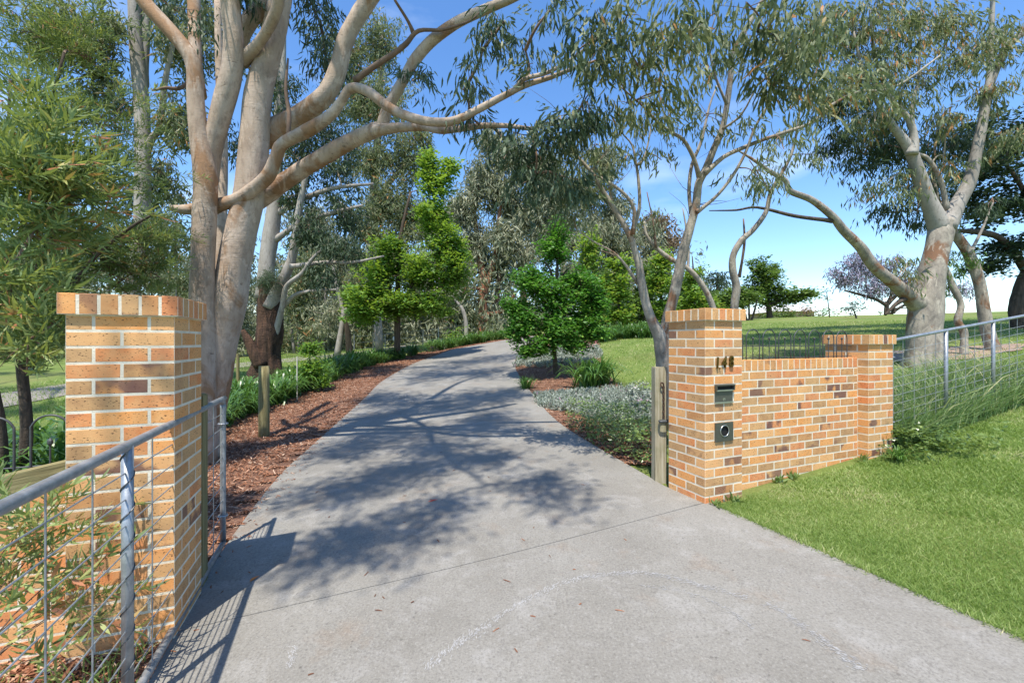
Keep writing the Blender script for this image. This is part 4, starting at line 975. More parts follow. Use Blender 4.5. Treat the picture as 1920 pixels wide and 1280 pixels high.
Yu = rng.uniform(36, 75, m); uu = rng.uniform(-900, 1320, m); xu = (uu - 960) / F * Yu
hu = rng.uniform(.1, 1, m) ** 1.6 * rng.uniform(2.0, 11, m)
zz = tz(xu, Yu) + hu
keep = (uu < 960) | (Yu > 52)
scatter(ub, np.stack([xu, Yu, zz], -1)[keep], 'tuft', 4.2, 1, (.15, .9), .5)
tag(ub.obj('distant_understorey', MT['lgrey']), 'mass of grey scrub at the foot of the distant gums', 'scrub', None, 'stuff')

# ------------------------------------------------------------------ bottlebrush filling the left edge
T = Tree('bottlebrush_shrub', 'large leafy bottlebrush with yellow-green tips overhanging the left wall', 'shrub', gz(30, 4.6))
for pts, y0, y1 in (([(40, 960, 30), (50, 800, 26), (40, 650, 22), (70, 520, 18), (110, 380, 14), (90, 240, 10), (120, 100, 6)], 4.6, 4.4),
                    ([(10, 950, 26), (0, 780, 22), (-40, 600, 18), (-20, 420, 14), (10, 300, 10), (20, 150, 6)], 4.4, 3.8),
                    ([(50, 700, 16), (120, 560, 13), (180, 480, 10), (240, 430, 7), (290, 400, 4)], 4.6, 4.6),
                    ([(45, 640, 14), (60, 470, 11), (130, 330, 8), (200, 250, 5)], 4.5, 4.8),
                    ([(-30, 560, 14), (20, 470, 10), (60, 420, 8), (110, 390, 5)], 4.2, 3.2)):
    T.limb(pts, y0, y1, mat='darkbark', sides=8, part='limb')
T.crown([(60, 60, 4.6, 90, 80, .6, 120), (170, 110, 4.8, 80, 80, .6, 70), (60, 200, 4.4, 90, 80, .6, 130), (180, 230, 4.8, 90, 70, .6, 80), (120, 330, 4.6, 90, 60, .6, 130),
         (240, 330, 5.0, 70, 60, .6, 100), (60, 520, 4.5, 90, 70, .6, 160), (180, 470, 4.8, 100, 60, .6, 160), (280, 450, 5.0, 60, 60, .5, 90), (220, 530, 5.0, 90, 30, .5, 90), (30, 640, 4.4, 70, 60, .5, 130), (90, 610, 4.4, 60, 60, .5, 110), (300, 520, 5.2, 50, 30, .4, 50), (20, 400, 4.2, 60, 80, .6, 100), (250, 220, 5.2, 50, 60, .5, 24)],
        'bottle', 'lbottle', 1.2, 1, (.1, .8), 8, 'twig', br=.007, k=.95)
T.crown([(40, 330, 2.9, 80, 50, .35, 60), (110, 370, 3.1, 80, 30, .3, 44), (30, 250, 3.0, 70, 50, .3, 40), (60, 440, 3.0, 70, 40, .3, 44), (170, 360, 3.4, 60, 26, .25, 26), (20, 560, 2.8, 50, 40, .3, 34), (50, 700, 2.75, 50, 24, .2, 20), (100, 610, 2.9, 30, 50, .25, 20)],
        'bottle', 'lbottle', 1.5, 2, (.3, .9), 7, 'twig', br=.005, k=1.3)

def leafy(name, label, cat, pts, kind, mat, size, seg, tone, base, stems=None, group=None, tilt=.35):
    b = Buf(); base = np.array(base); scatter(b, np.array(pts) - base, kind, size, seg, tone, tilt)
    root = thing(name, label, cat, tuple(base), 0, group)
    o = b.obj('foliage', MT[mat], root); o['kind'] = 'stuff'
    if stems:
        sb = Buf()
        for s in stems: tube(sb, np.array(s)[:, :3] - base, np.array(s)[:, 3], 5, 3)
        sb.obj('stems', MT['twig'], root)
    return root
# young bottlebrush shoots between gate and wall, bottom left
base = np.array([-2.35, 1.75, float(tz(-2.35, 1.75))]); pts, stems = [], []
for (u, v, Yq) in [(40, 985, 1.95), (80, 965, 2.0), (20, 1010, 1.9), (100, 985, 2.05), (60, 1060, 1.95), (10, 1090, 1.85), (110, 1075, 2.0), (40, 1150, 1.85), (90, 1160, 1.95), (20, 1210, 1.8), (70, 1230, 1.85), (130, 1130, 2.0), (0, 1030, 1.85), (30, 1120, 1.9), (60, 1020, 1.95), (5, 1160, 1.8)]:
    e = at(u, v, Yq)
    for k in range(4): pts.append(e + rng.normal(0, .05, 3))
    m_ = (base + e) / 2 + np.array([-.05, 0, .08]); stems.append([tuple(base) + (.006,), tuple(m_) + (.004,), tuple(e) + (.002,)])
leafy('bottlebrush_shrub', 'young bottlebrush shoots with reddish tips in front of the low left wall', 'shrub', pts, 'bottle', 'lbottle', 1.15, 2, (.3, 1.0), base, stems)

# ------------------------------------------------------------------ right side: young gums behind the tall pillar
Y = 6.0
T = Tree('gum_tree', 'young patchy-barked gum forking behind the tall right pillar', 'tree', gz(1246, Y))
T.limb([(1248, 800, 34), (1246, 700, 32), (1242, 655, 30), (1236, 628, 26), (1222, 600, 20), (1210, 565, 17), (1203, 530, 16), (1199, 500, 15), (1190, 468, 13), (1179, 438, 12), (1150, 389, 10), (1126, 351, 9), (1108, 322, 8), (1080, 290, 6), (1062, 262, 5), (1050, 218, 3)], Y, 5.4, mat='patchgum', part='trunk', rough=.06)
T.limb([(1240, 650, 22), (1246, 620, 20), (1254, 590, 22), (1262, 560, 21), (1270, 525, 20), (1282, 468, 19), (1295, 422, 17), (1305, 384, 16), (1310, 345, 15), (1323, 318, 14), (1338, 280, 13), (1354, 243, 12), (1363, 197, 11), (1370, 141, 11), (1373, 103, 10), (1389, 70, 10), (1408, 40, 9), (1430, 0, 7), (1470, -60, 5)], Y, 5.0, mat='patchgum', part='trunk', rough=.06)
for pts, y0, y1 in (([(1186, 440, 8), (1190, 400, 8), (1180, 374, 7), (1155, 351, 6), (1118, 328, 4)], 5.6, 5.4), ([(1187, 432, 8), (1199, 389, 7), (1197, 337, 6), (1192, 304, 5), (1185, 272, 4), (1168, 252, 3)], 5.6, 5.5), ([(1194, 310, 5), (1207, 298, 4), (1218, 255, 3), (1220, 232, 2)], 5.5, 5.5),
                    ([(1196, 532, 6), (1173, 497, 5), (1150, 473, 4), (1117, 455, 3), (1080, 429, 2)], 5.8, 5.5), ([(1311, 332, 10), (1300, 295, 9), (1281, 262, 8), (1258, 248, 7), (1230, 226, 5), (1206, 200, 4), (1160, 160, 3)], 5.5, 5.0),
                    ([(1306, 398, 8), (1322, 386, 7), (1347, 364, 6), (1375, 328, 6), (1398, 286, 5), (1412, 248, 5), (1431, 211, 4), (1455, 178, 3)], 5.6, 5.2), ([(1322, 325, 9), (1356, 295, 8), (1389, 279, 8), (1431, 262, 7), (1473, 248, 7), (1522, 230, 6), (1560, 197, 6), (1610, 172, 5), (1653, 170, 5), (1697, 153, 4), (1763, 104, 3)], 5.5, 5.0),
                    ([(1296, 400, 8), (1292, 360, 8), (1297, 310, 7), (1315, 265, 6), (1330, 200, 4), (1345, 160, 3)], 5.7, 5.8), ([(1258, 248, 4), (1235, 175, 3), (1250, 120, 2)], 5.2, 5.1), ([(1363, 197, 6), (1340, 140, 5), (1330, 80, 3), (1345, 20, 2)], 5.2, 4.9), ([(1354, 243, 5), (1390, 215, 4), (1420, 160, 3)], 5.3, 5)):
    T.limb(pts, y0, y1, mat='patchgum', sides=8, sub=3)
T.crown([(1120, 110, 4.4, 46, 60, .4, 34), (1160, 60, 4.0, 50, 50, .4, 40), (1200, 130, 4.2, 50, 60, .4, 44), (1250, 70, 4.0, 50, 50, .4, 46), (1180, 195, 4.6, 36, 34, .3, 22), (1240, 170, 4.6, 40, 50, .3, 30), (1300, 60, 4.2, 44, 60, .4, 36), (1180, 20, 3.8, 70, 30, .4, 40),
         (1350, 40, 4.4, 40, 40, .4, 28), (1420, 60, 4.2, 50, 60, .4, 60), (1470, 110, 4.2, 55, 60, .4, 80), (1500, 50, 4.2, 55, 50, .4, 70), (1450, 160, 4.3, 40, 40, .3, 36), (1540, 100, 4.4, 36, 60, .3, 36), (1300, 5, 3.9, 70, 24, .3, 34), (1510, 170, 4.4, 30, 36, .3, 22), (1400, 5, 3.9, 70, 24, .3, 36)],
        'gum', 'lgum', 1.05, 2, (.15, .85), 7, 'twig', br=.006, k=.4)
T.crown([(1070, 290, 5.3, 36, 50, .4, 34), (1095, 360, 5.4, 34, 40, .4, 30), (1120, 270, 5.4, 30, 60, .4, 22), (1080, 400, 5.5, 30, 30, .3, 18), (1170, 240, 5.4, 30, 30, .3, 12), (1210, 215, 5.1, 40, 30, .3, 16), (1320, 215, 5.4, 40, 40, .3, 18), (1410, 240, 5.3, 30, 30, .3, 10), (1470, 280, 5.2, 30, 40, .3, 12), (1280, 200, 5.2, 30, 40, .3, 14), (1350, 120, 5, 26, 40, .3, 12), (1200, 290, 5.5, 24, 30, .3, 8), (1560, 180, 5, 40, 30, .3, 14), (1640, 160, 5, 50, 30, .3, 18), (1240, 300, 5.5, 50, 40, .4, 8), (1420, 330, 5.4, 40, 40, .3, 6)],
        'gum', 'lgum', .9, 2, (.2, .75), 4, 'twig', br=.005, k=.8)
# dead twiggy shoots
dead = Buf()
for _ in range(26):
    a = T.pts[rng.integers(0, 2)]; k = rng.integers(len(a) // 3, len(a)); p = a[k]; d = norm(rng.normal(0, 1, 3) * np.array([1, .6, 1]) + np.array([0, 0, 1.2])); l = rng.uniform(.25, .7)
    tube(dead, np.array([p, p + d * l * .5 + rng.normal(0, .04, 3), p + d * l + rng.normal(0, .06, 3)]) - T.base, [.005, .0035, .0015], 4, 3)
dead.obj('dead_shoots', MT['twig'], T.o)['kind'] = 'stuff'

T = Tree('gum_tree', 'thin red-brown gum stem leaning left above the right pillar', 'tree', gz(1345, 7))
T.limb([(1352, 640, 13), (1337, 577, 12), (1319, 538, 11), (1293, 506, 10), (1255, 484, 9), (1230, 464, 8), (1212, 440, 6), (1208, 415, 4)], 7, 6.8, mat='patchgum', part='trunk', sides=9)
T.limb([(1290, 506, 6), (1291, 470, 5), (1287, 430, 4), (1280, 390, 2)], 6.9, 6.9, mat='patchgum', sides=6)
T.limb([(1230, 464, 5), (1225, 420, 3), (1213, 360, 2)], 6.8, 6.8, mat='twig', sides=6)
T.crown([(1215, 400, 6.8, 20, 30, .2, 5)], 'gum', 'lgum', 1.0, 1, (.2, .7), 3, br=.004)
T = Tree('gum_tree', 'slim crooked gum stem rising at the right side of the tall pillar', 'tree', gz(1378, 7.2))
T.limb([(1380, 640, 17), (1377, 577, 16), (1381, 539, 16), (1374, 506, 15), (1375, 478, 13), (1391, 450, 12), (1412, 431, 10), (1436, 398, 9), (1445, 361, 8), (1464, 328, 7), (1483, 291, 6), (1493, 253, 5), (1500, 205, 4)], 7.2, 6.6, mat='patchgum', part='trunk', sides=9)
T.limb([(1386, 520, 6), (1392, 485, 5), (1396, 450, 5), (1394, 410, 3)], 7.2, 7.1, mat='twig', sides=6)
T.limb([(1445, 361, 4), (1425, 330, 3), (1405, 300, 2)], 6.8, 6.7, mat='twig', sides=6)
T.crown([(1490, 240, 6.6, 40, 40, .4, 20), (1450, 300, 6.6, 34, 34, .3, 12), (1515, 290, 6.6, 34, 34, .3, 14), (1430, 350, 6.7, 24, 24, .2, 5)], 'gum', 'lgum', 1.0, 1, (.2, .7), 5, 'twig', br=.005)

# the large gum on the right
Y = 9.6
T = Tree('gum_tree', 'large spreading smooth-barked gum behind the right mesh gate', 'tree', gz(1735, Y))
T.limb([(1734, 706, 96), (1734, 660, 78), (1733, 610, 70), (1738, 560, 68), (1746, 515, 56), (1756, 470, 52), (1764, 435, 52), (1768, 412, 46)], Y, Y, mat='patchgum', part='trunk', sides=18, rough=.07, flare=.2)
for pts, y0, y1, mt in (([(1728, 572, 40), (1708, 558, 30), (1675, 530, 26), (1637, 498, 24), (1615, 465, 22), (1582, 432, 19), (1560, 405, 17), (1522, 375, 14), (1481, 358, 12), (1473, 339, 11), (1446, 323, 9), (1410, 298, 6), (1380, 280, 3)], Y, 8.2, 'patchgum'),
                    ([(1764, 430, 40), (1741, 377, 34), (1725, 334, 31), (1708, 284, 27), (1692, 260, 22), (1676, 240, 18), (1650, 200, 12), (1620, 140, 8), (1600, 60, 5)], Y, 9.0, 'palegum'),
                    ([(1709, 290, 22), (1714, 265, 18), (1708, 232, 15), (1686, 202, 13), (1662, 172, 10), (1640, 100, 7), (1630, 20, 4)], 9.3, 9.0, 'palegum'), ([(1713, 262, 10), (1711, 195, 8), (1722, 150, 7), (1725, 60, 5), (1730, -20, 4)], 9.3, 9.3, 'palegum'),
                    ([(1772, 430, 36), (1794, 385, 30), (1818, 340, 27), (1831, 284, 24), (1842, 230, 22), (1850, 180, 20), (1866, 132, 17), (1889, 87, 14), (1925, 55, 12), (1990, 0, 8)], Y, 9.4, 'palegum'), ([(1851, 178, 14), (1857, 120, 13), (1859, 60, 12), (1862, -20, 10)], 9.4, 9.4, 'palegum'),
                    ([(1776, 395, 13), (1764, 340, 12), (1742, 300, 10), (1722, 288, 6)], Y, 9.5, 'patchgum'), ([(1560, 414, 8), (1490, 405, 7), (1421, 389, 5), (1380, 394, 4), (1330, 395, 2)], 8.9, 8.4, 'darkbark'), ([(1704, 555, 12), (1680, 570, 8), (1660, 590, 5)], 9.5, 9.3, 'darkbark')):
    T.limb(pts, y0, y1, mat=mt, sides=12, sub=3)
T.crown([(1600, 70, 9.2, 70, 60, .8, 150), (1580, 160, 9.2, 60, 60, .8, 140), (1650, 130, 9.2, 60, 60, .8, 130), (1700, 60, 9.3, 60, 60, .8, 120), (1770, 60, 9.4, 60, 60, .8, 120), (1820, 110, 9.2, 50, 50, .8, 90), (1890, 60, 9.3, 50, 60, .8, 100), (1740, 140, 9.3, 50, 50, .8, 90), (1560, 30, 9, 50, 50, .7, 80), (1640, 20, 9, 60, 50, .7, 90),
         (1690, 200, 9.2, 50, 36, .7, 60), (1780, 220, 9.4, 40, 50, .6, 50), (1890, 170, 9.3, 40, 50, .6, 70), (1640, 230, 9.0, 50, 30, .6, 44), (1660, 350, 9.6, 40, 26, .5, 44), (1690, 320, 9.6, 30, 20, .5, 24), (1770, 290, 9.6, 34, 40, .5, 30), (1700, 500, 9.3, 12, 40, .3, 20), (1900, 250, 9.5, 36, 40, .6, 50)],
        'gum', 'lgum', 1.35, 1, (.3, .95), 8, 'twigpale', br=.009, k=.7)
T.crown([(1570, 250, 10.5, 50, 40, .8, 110), (1620, 290, 10.5, 50, 40, .8, 110), (1680, 280, 10.6, 50, 50, .8, 110), (1640, 220, 10.6, 60, 50, .8, 110), (1740, 330, 10.8, 50, 50, .8, 80), (1800, 270, 10.8, 60, 50, .8, 110), (1720, 400, 10.8, 50, 40, .8, 60), (1650, 400, 10.6, 30, 26, .6, 30), (1560, 180, 10.4, 40, 50, .8, 70)],
        'gum', 'lgumd', 1.35, 1, (.1, .6), 8, 'twig', br=.008, k=.8)
far_shade = []  # unseen leaf masses added overhead to cast the far lawn's shade band
for u_ in range(1420, 1990, 62):
    for v_ in (640, 628, 617):
        p = on_ground(u_ + rng.uniform(-20, 20), v_ - max(0, u_ - 1500) * .045); h_ = .55 * p[1] + 6.0; hh = h_ - p[2]
        far_shade.append(('w', p[0] - SHX * hh, p[1] - SHY * hh, h_, 1.7, 1.3, .8, 150))
T.crown(far_shade, 'gum', 'lgumd', 2.3, 1, (.1, .6), 8, 'twig', br=.025)
T = Tree('gum_tree', 'leaning cream and rust gum trunk right of the large gum', 'tree', gz(1862, 10.6))
T.limb([(1868, 668, 36), (1856, 635, 30), (1846, 590, 28), (1836, 530, 27), (1818, 480, 25), (1798, 448, 22), (1782, 428, 18), (1760, 380, 12), (1750, 320, 8), (1756, 250, 5)], 10.6, 10.8, mat='patchgum', part='trunk', rough=.07)
T.limb([(1818, 476, 8), (1832, 450, 7), (1846, 420, 5), (1862, 380, 3)], 10.6, 10.6, mat='palegum', sides=7)
T.crown([(1760, 250, 11, 50, 40, .6, 60), (1860, 370, 10.8, 36, 30, .5, 30)], 'gum', 'lgumd', 1.3, 1, (.2, .7), 8)
T = Tree('gum_tree', 'short gnarled crooked trunk between the two right-hand gums', 'tree', gz(1808, 10.4))
T.limb([(1808, 668, 20), (1808, 640, 17), (1806, 620, 16), (1796, 602, 17), (1802, 575, 15), (1796, 556, 15), (1786, 536, 14), (1779, 515, 11), (1770, 495, 9)], 10.4, 10.4, mat='patchgum', part='trunk', rough=.14, sides=10)
T.crown([(1765, 520, 10.5, 40, 26, .4, 24), (1790, 490, 10.6, 40, 26, .4, 24)], 'gum', 'lgreen', 1.2, 1, (.3, .9), 8)
T = Tree('oak_tree', 'dark dense tree with a thick leaning trunk at the right edge', 'tree', gz(1915, 14))
T.limb([(1918, 640, 46), (1910, 600, 38), (1908, 570, 34), (1918, 530, 32), (1935, 490, 28), (1950, 420, 20)], 14, 14, mat='darkbark', part='trunk', rough=.08)
T.limb([(1925, 505, 20), (1880, 450, 14), (1840, 436, 12), (1790, 432, 7)], 14, 13.6, mat='darkbark')
T.limb([(1940, 440, 18), (1920, 360, 12), (1880, 300, 8)], 14, 14, mat='darkbark')
T.crown([(1880, 300, 14.4, 70, 50, 1.4, 230), (1830, 330, 14.4, 60, 40, 1.2, 170), (1900, 380, 14.2, 60, 50, 1.3, 230), (1850, 400, 14.2, 60, 40, 1.2, 170), (1890, 470, 14, 50, 40, 1.2, 180), (1850, 500, 14, 40, 30, 1, 110), (1800, 380, 14.6, 40, 30, 1, 80), (1930, 240, 14.6, 60, 60, 1.4, 200), (1820, 250, 14.6, 50, 40, 1.2, 120)], 'broad', 'lgumd', 1.25, 1, (.05, .55), 8, 'twig', br=.012)

# ------------------------------------------------------------------ small maple beside the drive
T = Tree('maple_tree', 'small dark green maple on a thin trunk beside the driveway', 'tree', gz(1043, 13))
T.limb([(1043, 712, 10), (1041, 680, 9), (1038, 640, 8), (1042, 580, 7), (1045, 500, 5), (1048, 440, 3)], 13, 13, mat='darkbark', part='trunk', sides=9)
for e in ((990, 600), (1090, 610), (1000, 540), (1095, 550), (1070, 500), (1020, 490)): T.limb([(1041, e[1] + 40, 5), ((1041 + e[0]) / 2, e[1] + 14, 4), (e[0], e[1], 2)], 13, 12.8, mat='darkbark', sides=6)
T.crown([(1040, 470, 13, 34, 40, .6, 90), (1050, 430, 13, 18, 26, .4, 34), (1000, 530, 13, 44, 40, .8, 130), (1085, 530, 13, 44, 40, .8, 130), (1040, 560, 12.7, 60, 40, .9, 170), (985, 600, 12.8, 36, 34, .8, 110), (1095, 600, 12.8, 36, 40, .8, 120), (1040, 620, 12.5, 55, 34, .9, 160), (1010, 650, 12.5, 36, 18, .7, 70), (1075, 645, 12.6, 36, 20, .7, 70), (985, 660, 12.6, 26, 12, .5, 30), (960, 575, 12.9, 24, 26, .6, 60), (1120, 570, 12.9, 26, 30, .6, 70), (1115, 630, 12.7, 26, 22, .5, 50), (970, 630, 12.7, 24, 22, .5, 44)], 'broad', 'lmaple', 1.05, 1, (.05, 1.0), 8, 'twig', tilt=.2, k=2.3)
T = Tree('maple_tree', 'bushy light green sapling beside a pale stake in the left mulch', 'tree', on_ground(580, 735))
g = on_ground(580, 735); yq = g[1]
T.limb([(582, 735, 4), (582, 700, 4), (580, 660, 3), (578, 640, 2)], yq, yq, mat='darkbark', part='trunk', sides=7)
T.crown([(580, 655, yq, 22, 16, .25, 30), (590, 690, yq, 34, 18, .35, 50), (565, 705, yq, 26, 14, .3, 30), (605, 712, yq, 20, 12, .25, 24)], 'broad', 'llime', .85, 1, (.1, .65), 6, 'twig', br=.005, tilt=.2, k=2.6)

# ------------------------------------------------------------------ lime, green and flowering trees on the right skyline
for lab, u, Yq, vb, blobs in (
    ('lime green tree just right of the dark maple', 1160, 30, 640, [(1160, 500, 30, 22, 30, 1.2, 60), (1155, 545, 30, 30, 34, 1.4, 100), (1165, 590, 30, 34, 26, 1.4, 90), (1100, 470, 31, 20, 60, 1.2, 80), (1115, 540, 31, 26, 50, 1.2, 90)]),
    ('tall lime green tree between the young gum stems', 1240, 31, 630, [(1240, 490, 31, 20, 24, 1, 50), (1235, 530, 31, 28, 34, 1.3, 100), (1245, 580, 31, 32, 28, 1.4, 100)]),
    ('lime green tree directly above the tall right pillar', 1300, 33, 625, [(1300, 520, 33, 22, 26, 1.2, 60), (1295, 560, 33, 32, 30, 1.4, 100), (1330, 575, 33, 26, 24, 1.2, 70)])):
    T = Tree('deciduous_tree', lab, 'tree', gz(u, Yq))
    T.limb([(u, vb, 8), (u, vb - 50, 6), (u, vb - 110, 4), (u - 2, 480, 2)], Yq, Yq, mat='darkbark', part='trunk', sides=7)
    T.crown(blobs, 'broad', 'llime', 2.3, 1, (.15, 1.0), 8, 'twig', br=.015, k=2.6)
for lab, u, Yq, vt in (('dark evergreen tree filling behind the dark maple', 1125, 38, 520), ('dark evergreen tree behind the young gum stems', 1205, 40, 505), ('dark evergreen tree behind the tall right pillar', 1275, 41, 530), ('low dark evergreen right of the tall pillar top', 1345, 44, 560)):
    T = Tree('evergreen_tree', lab, 'tree', gz(u, Yq)); vb = 640 - (gz(u, Yq)[2] - H) / Yq * F
    T.limb([(u, vb + 3, 9), (u + 3, (vb + vt) / 2, 6), (u, vt + 8, 2)], Yq, Yq, mat='darkbark', part='trunk', sides=7)
    T.crown([(u + rng.uniform(-22, 22), vb - 8 + (vt + 12 - vb) * f_, Yq, 40 - 20 * f_, 20, 1.6, 120) for f_ in (.1, .25, .4, .55, .75, 1.0)], 'broad', 'lgreen', 2.6, 1, (0, .6), 8, 'twig', br=.02)
T = Tree('conifer_tree', 'dark conifer on the skyline right of the lime trees', 'tree', gz(1345, 55))
T.limb([(1345, 620, 8), (1345, 560, 6), (1345, 515, 3)], 55, 55, mat='darkbark', part='trunk', sides=7)
T.crown([(1345, 545, 55, 30, 28, 2, 90), (1330, 525, 55, 12, 14, 1, 24), (1356, 522, 55, 10, 14, 1, 24)], 'tuft', 'lgumd', 3.2, 1, (0, .4), 8, br=.03)
T = Tree('deciduous_tree', 'broad mid-green tree on the lawn crest beside the house', 'tree', gz(1440, 42))
T.limb([(1443, 606, 13), (1442, 580, 11), (1438, 550, 8), (1435, 510, 4)], 42, 42, mat='darkbark', part='trunk', sides=8)
for e in ((1400, 545), (1480, 545), (1510, 550)): T.limb([(1441, 575, 6), ((1441 + e[0]) / 2, 558, 5), (e[0], e[1], 3)], 42, 42, mat='darkbark', sides=6)
T.crown([(1430, 520, 42, 40, 30, 2.5, 150), (1420, 495, 42, 22, 18, 1.5, 44), (1455, 500, 42, 14, 14, 1, 20), (1400, 555, 42, 40, 26, 2.5, 140), (1460, 555, 42, 44, 24, 2.5, 150), (1500, 555, 42, 30, 16, 2, 70), (1520, 548, 42, 18, 9, 1.4, 30)], 'broad', 'lgreen', 3.0, 1, (.2, .9), 8, 'twig', br=.02, k=1.6)
T = Tree('deciduous_tree', 'small open-branched green tree in front of the broad tree on the crest', 'tree', gz(1405, 36))
for e in ((1390, 560), (1404, 555), (1420, 560)): T.limb([(1405, 612, 5), ((1405 + e[0]) / 2, 590, 4), (e[0], e[1], 3)], 36, 36, mat='darkbark', sides=6)
T.crown([(1395, 555, 36, 34, 26, 1.5, 90), (1370, 570, 36, 26, 24, 1.2, 60), (1350, 560, 37, 26, 30, 1.2, 60)], 'broad', 'lgreen', 2.6, 1, (.3, 1), 8, br=.015, k=1.6)
T = Tree('jacaranda_tree', 'wide lilac-flowering jacaranda on the lawn crest', 'tree', gz(1662, 38))
T.limb([(1663, 600, 13), (1662, 582, 10), (1664, 565, 9)], 38, 38, mat='darkbark', part='trunk', sides=8)
for pts in ([(1662, 572, 7), (1640, 560, 6), (1612, 552, 5), (1585, 545, 3)], [(1664, 570, 7), (1672, 545, 6), (1660, 510, 4)], [(1664, 570, 7), (1690, 545, 5), (1710, 520, 3)], [(1668, 590, 6), (1690, 575, 5), (1720, 560, 3)]): T.limb(pts, 38, 38, mat='darkbark', sides=6)
T.crown([(1590, 520, 38, 40, 20, 2, 90), (1620, 495, 38, 40, 24, 2, 110), (1660, 505, 38, 44, 30, 2.5, 130), (1640, 540, 38, 50, 16, 2, 80), (1690, 530, 38, 36, 24, 2, 90), (1565, 515, 38, 20, 12, 1.2, 26), (1600, 480, 38, 20, 12, 1.2, 26), (1740, 545, 38, 36, 14, 2, 60), (1800, 545, 39, 36, 12, 2, 50)], 'tuft', 'ljac', 2.0, 1, (.1, 1.0), 6, 'twig', br=.016)
T = Tree('sapling_tree', 'small sparse sapling on the sunny lawn below the jacaranda', 'tree', gz(1607, 28))
T.limb([(1608, 604, 4), (1603, 588, 3), (1598, 575, 2)], 28, 28, mat='darkbark', part='trunk', sides=6)
T.crown([(1602, 580, 28, 22, 14, .7, 36), (1596, 568, 28, 14, 10, .5, 16)], 'broad', 'lgumd', 1.4, 1, (.1, .6), 6, br=.008)
T = Tree('sapling_tree', 'thin staked young tree at the left of the jacaranda', 'tree', gz(1556, 34))
T.limb([(1556, 598, 2.5), (1553, 570, 2), (1550, 548, 1.5)], 34, 34, mat='darkbark', part='trunk', sides=6)
T.crown([(1550, 550, 34, 10, 12, .4, 14)], 'broad', 'lgumd', 1.4, 1, (.1, .6), 5, br=.006)

# low house beyond the crest
hp = gz(1500, 62); hx0, hx1 = (1455 - 960) / F * 62, (1546 - 960) / F * 62
hz = H - (578 - 640) / F * 62
house = thing('house', 'low house with a pale roof half hidden by shrubs on the crest', 'house', (hx0, 62, hz - 3.3))
b = Buf(); b.box(.6, hx1 - hx0 - .9, .8, 8, 0, 3.0); b.obj('wall', mk_plain('house_wall', (.42, .33, .22), .8), house)
b = Buf(); b.add([(0, 0, 2.9), (hx1 - hx0, 0, 2.9), (hx1 - hx0, 9, 2.9), (0, 9, 2.9), (1.5, 4.5, 4.2), (hx1 - hx0 - 1.5, 4.5, 4.2)], tri=[(0, 4, 3), (1, 2, 5)], quad=[(0, 1, 5, 4), (2, 3, 4, 5), (0, 3, 2, 1)]); b.obj('roof', mk_plain('pale_roof', (.62, .60, .57), .6), house)
for k in range(2):
    b = Buf(); b.box(2 + 2.6 * k, 3.5 + 2.6 * k, .74, .79, 1.0, 2.3); b.obj('window', MT['black'], house)
for lab, uu_, w_, m_ in (('rounded green shrub at the left of the house', 1455, 26, 'lgreen'), ('yellowish shrub in front of the house', 1478, 20, 'lgreen'), ('pink-brown flowering shrub in front of the house roof', 1508, 24, 'lbronze'), ('low green hedge at the right end of the house', 1545, 22, 'lgreen')):
    Yq = 46; c = at(uu_, 590, Yq); n_ = 60
    P = c + rng.normal(0, 1, (n_, 3)) * np.array([w_ / F * Yq * .45, .6, .45])
    leafy('garden_shrub', lab, 'shrub', P, 'broad', m_, 2.4, 1, (.2, 1.0), gz(uu_, Yq))
# garden lamps and bench on the crest
def globe(label, u, v, Yq, r, hgt):
    x, y, z = gz(u, Yq); root = thing('garden_lamp', label, 'garden lamp', (x, y, z))
    b = Buf(); tube(b, [(0, 0, 0), (0, 0, hgt)], r * .3, 8, 1); b.obj('stem', MT['white'], root)
    b = Buf(); a = np.linspace(-math.pi / 2, math.pi / 2, 8); tube(b, [(0, 0, hgt + r + r * math.sin(t)) for t in a], [max(r * math.cos(t), .002) for t in a], 12, 1); b.obj('globe', MT['white'], root, True)
x, y, z = gz(741, 27); globe('white globe garden lamp beside the paddock left of the drive', 741, 632, 27, .17, H - (640 - 640) / F * 27 - z)
globe('small white garden lamp on the crest near the jacaranda', 1651, 592, 33, .16, .12)
Yq = 37; xb, yb, zb = gz(1690, Yq); zb += .05
bench = thing('picnic_bench', 'small dark bench under the jacaranda on the crest', 'bench', (xb, yb, zb))
b = Buf(); b.box(-.9, .9, -.2, .2, .45, .52); b.obj('seat', MT['darkbark'], bench)
for s_ in (-.7, .7):
    b = Buf(); b.box(s_ - .05, s_ + .05, -.18, .18, 0, .45); b.obj('leg', MT['darkbark'], bench)

# ------------------------------------------------------------------ wire fence of the paddock
fpts = [(650, 27), (705, 30), (790, 33), (868, 37), (960, 42), (1000, 44)]
fence = thing('wire_fence', 'post and wire fence behind the agapanthus along the far drive', 'wire fence', (0, 0, 0))
tops = []
for u, Yq in [(664, 26), (700, 28), (722, 29), (793, 33), (822, 34), (868, 37), (940, 42), (960, 43), (985, 44)]:
    x, y, z = gz(u, Yq); b = Buf(); hh = 1.35 if u != 722 else 1.2; r_ = .05 if u in (700, 793, 940) else .025
    tube(b, [(x, y, z), (x, y, z + hh)], r_, 6, 1); b.obj('post', MT['timber'] if r_ > .04 else MT['galv'], fence); tops.append((x, y, z))
for hh in (.4, .8, 1.2):
    b = Buf(); tube(b, [(x, y, z + hh) for x, y, z in tops], .008, 4, 1); b.obj('wire', MT['galv'], fence)
g = on_ground(557, 752)
b = Buf(); tube(b, [(0, 0, 0), (0, 0, H - (668 - 640) / F * g[1] - g[2])], .014, 7, 1)
o = b.obj('garden_stake', mk_plain('pale_stake', (.55, .52, .42), .8)); o.location = g; tag(o, 'thin pale stake standing beside the light green sapling', 'stake')
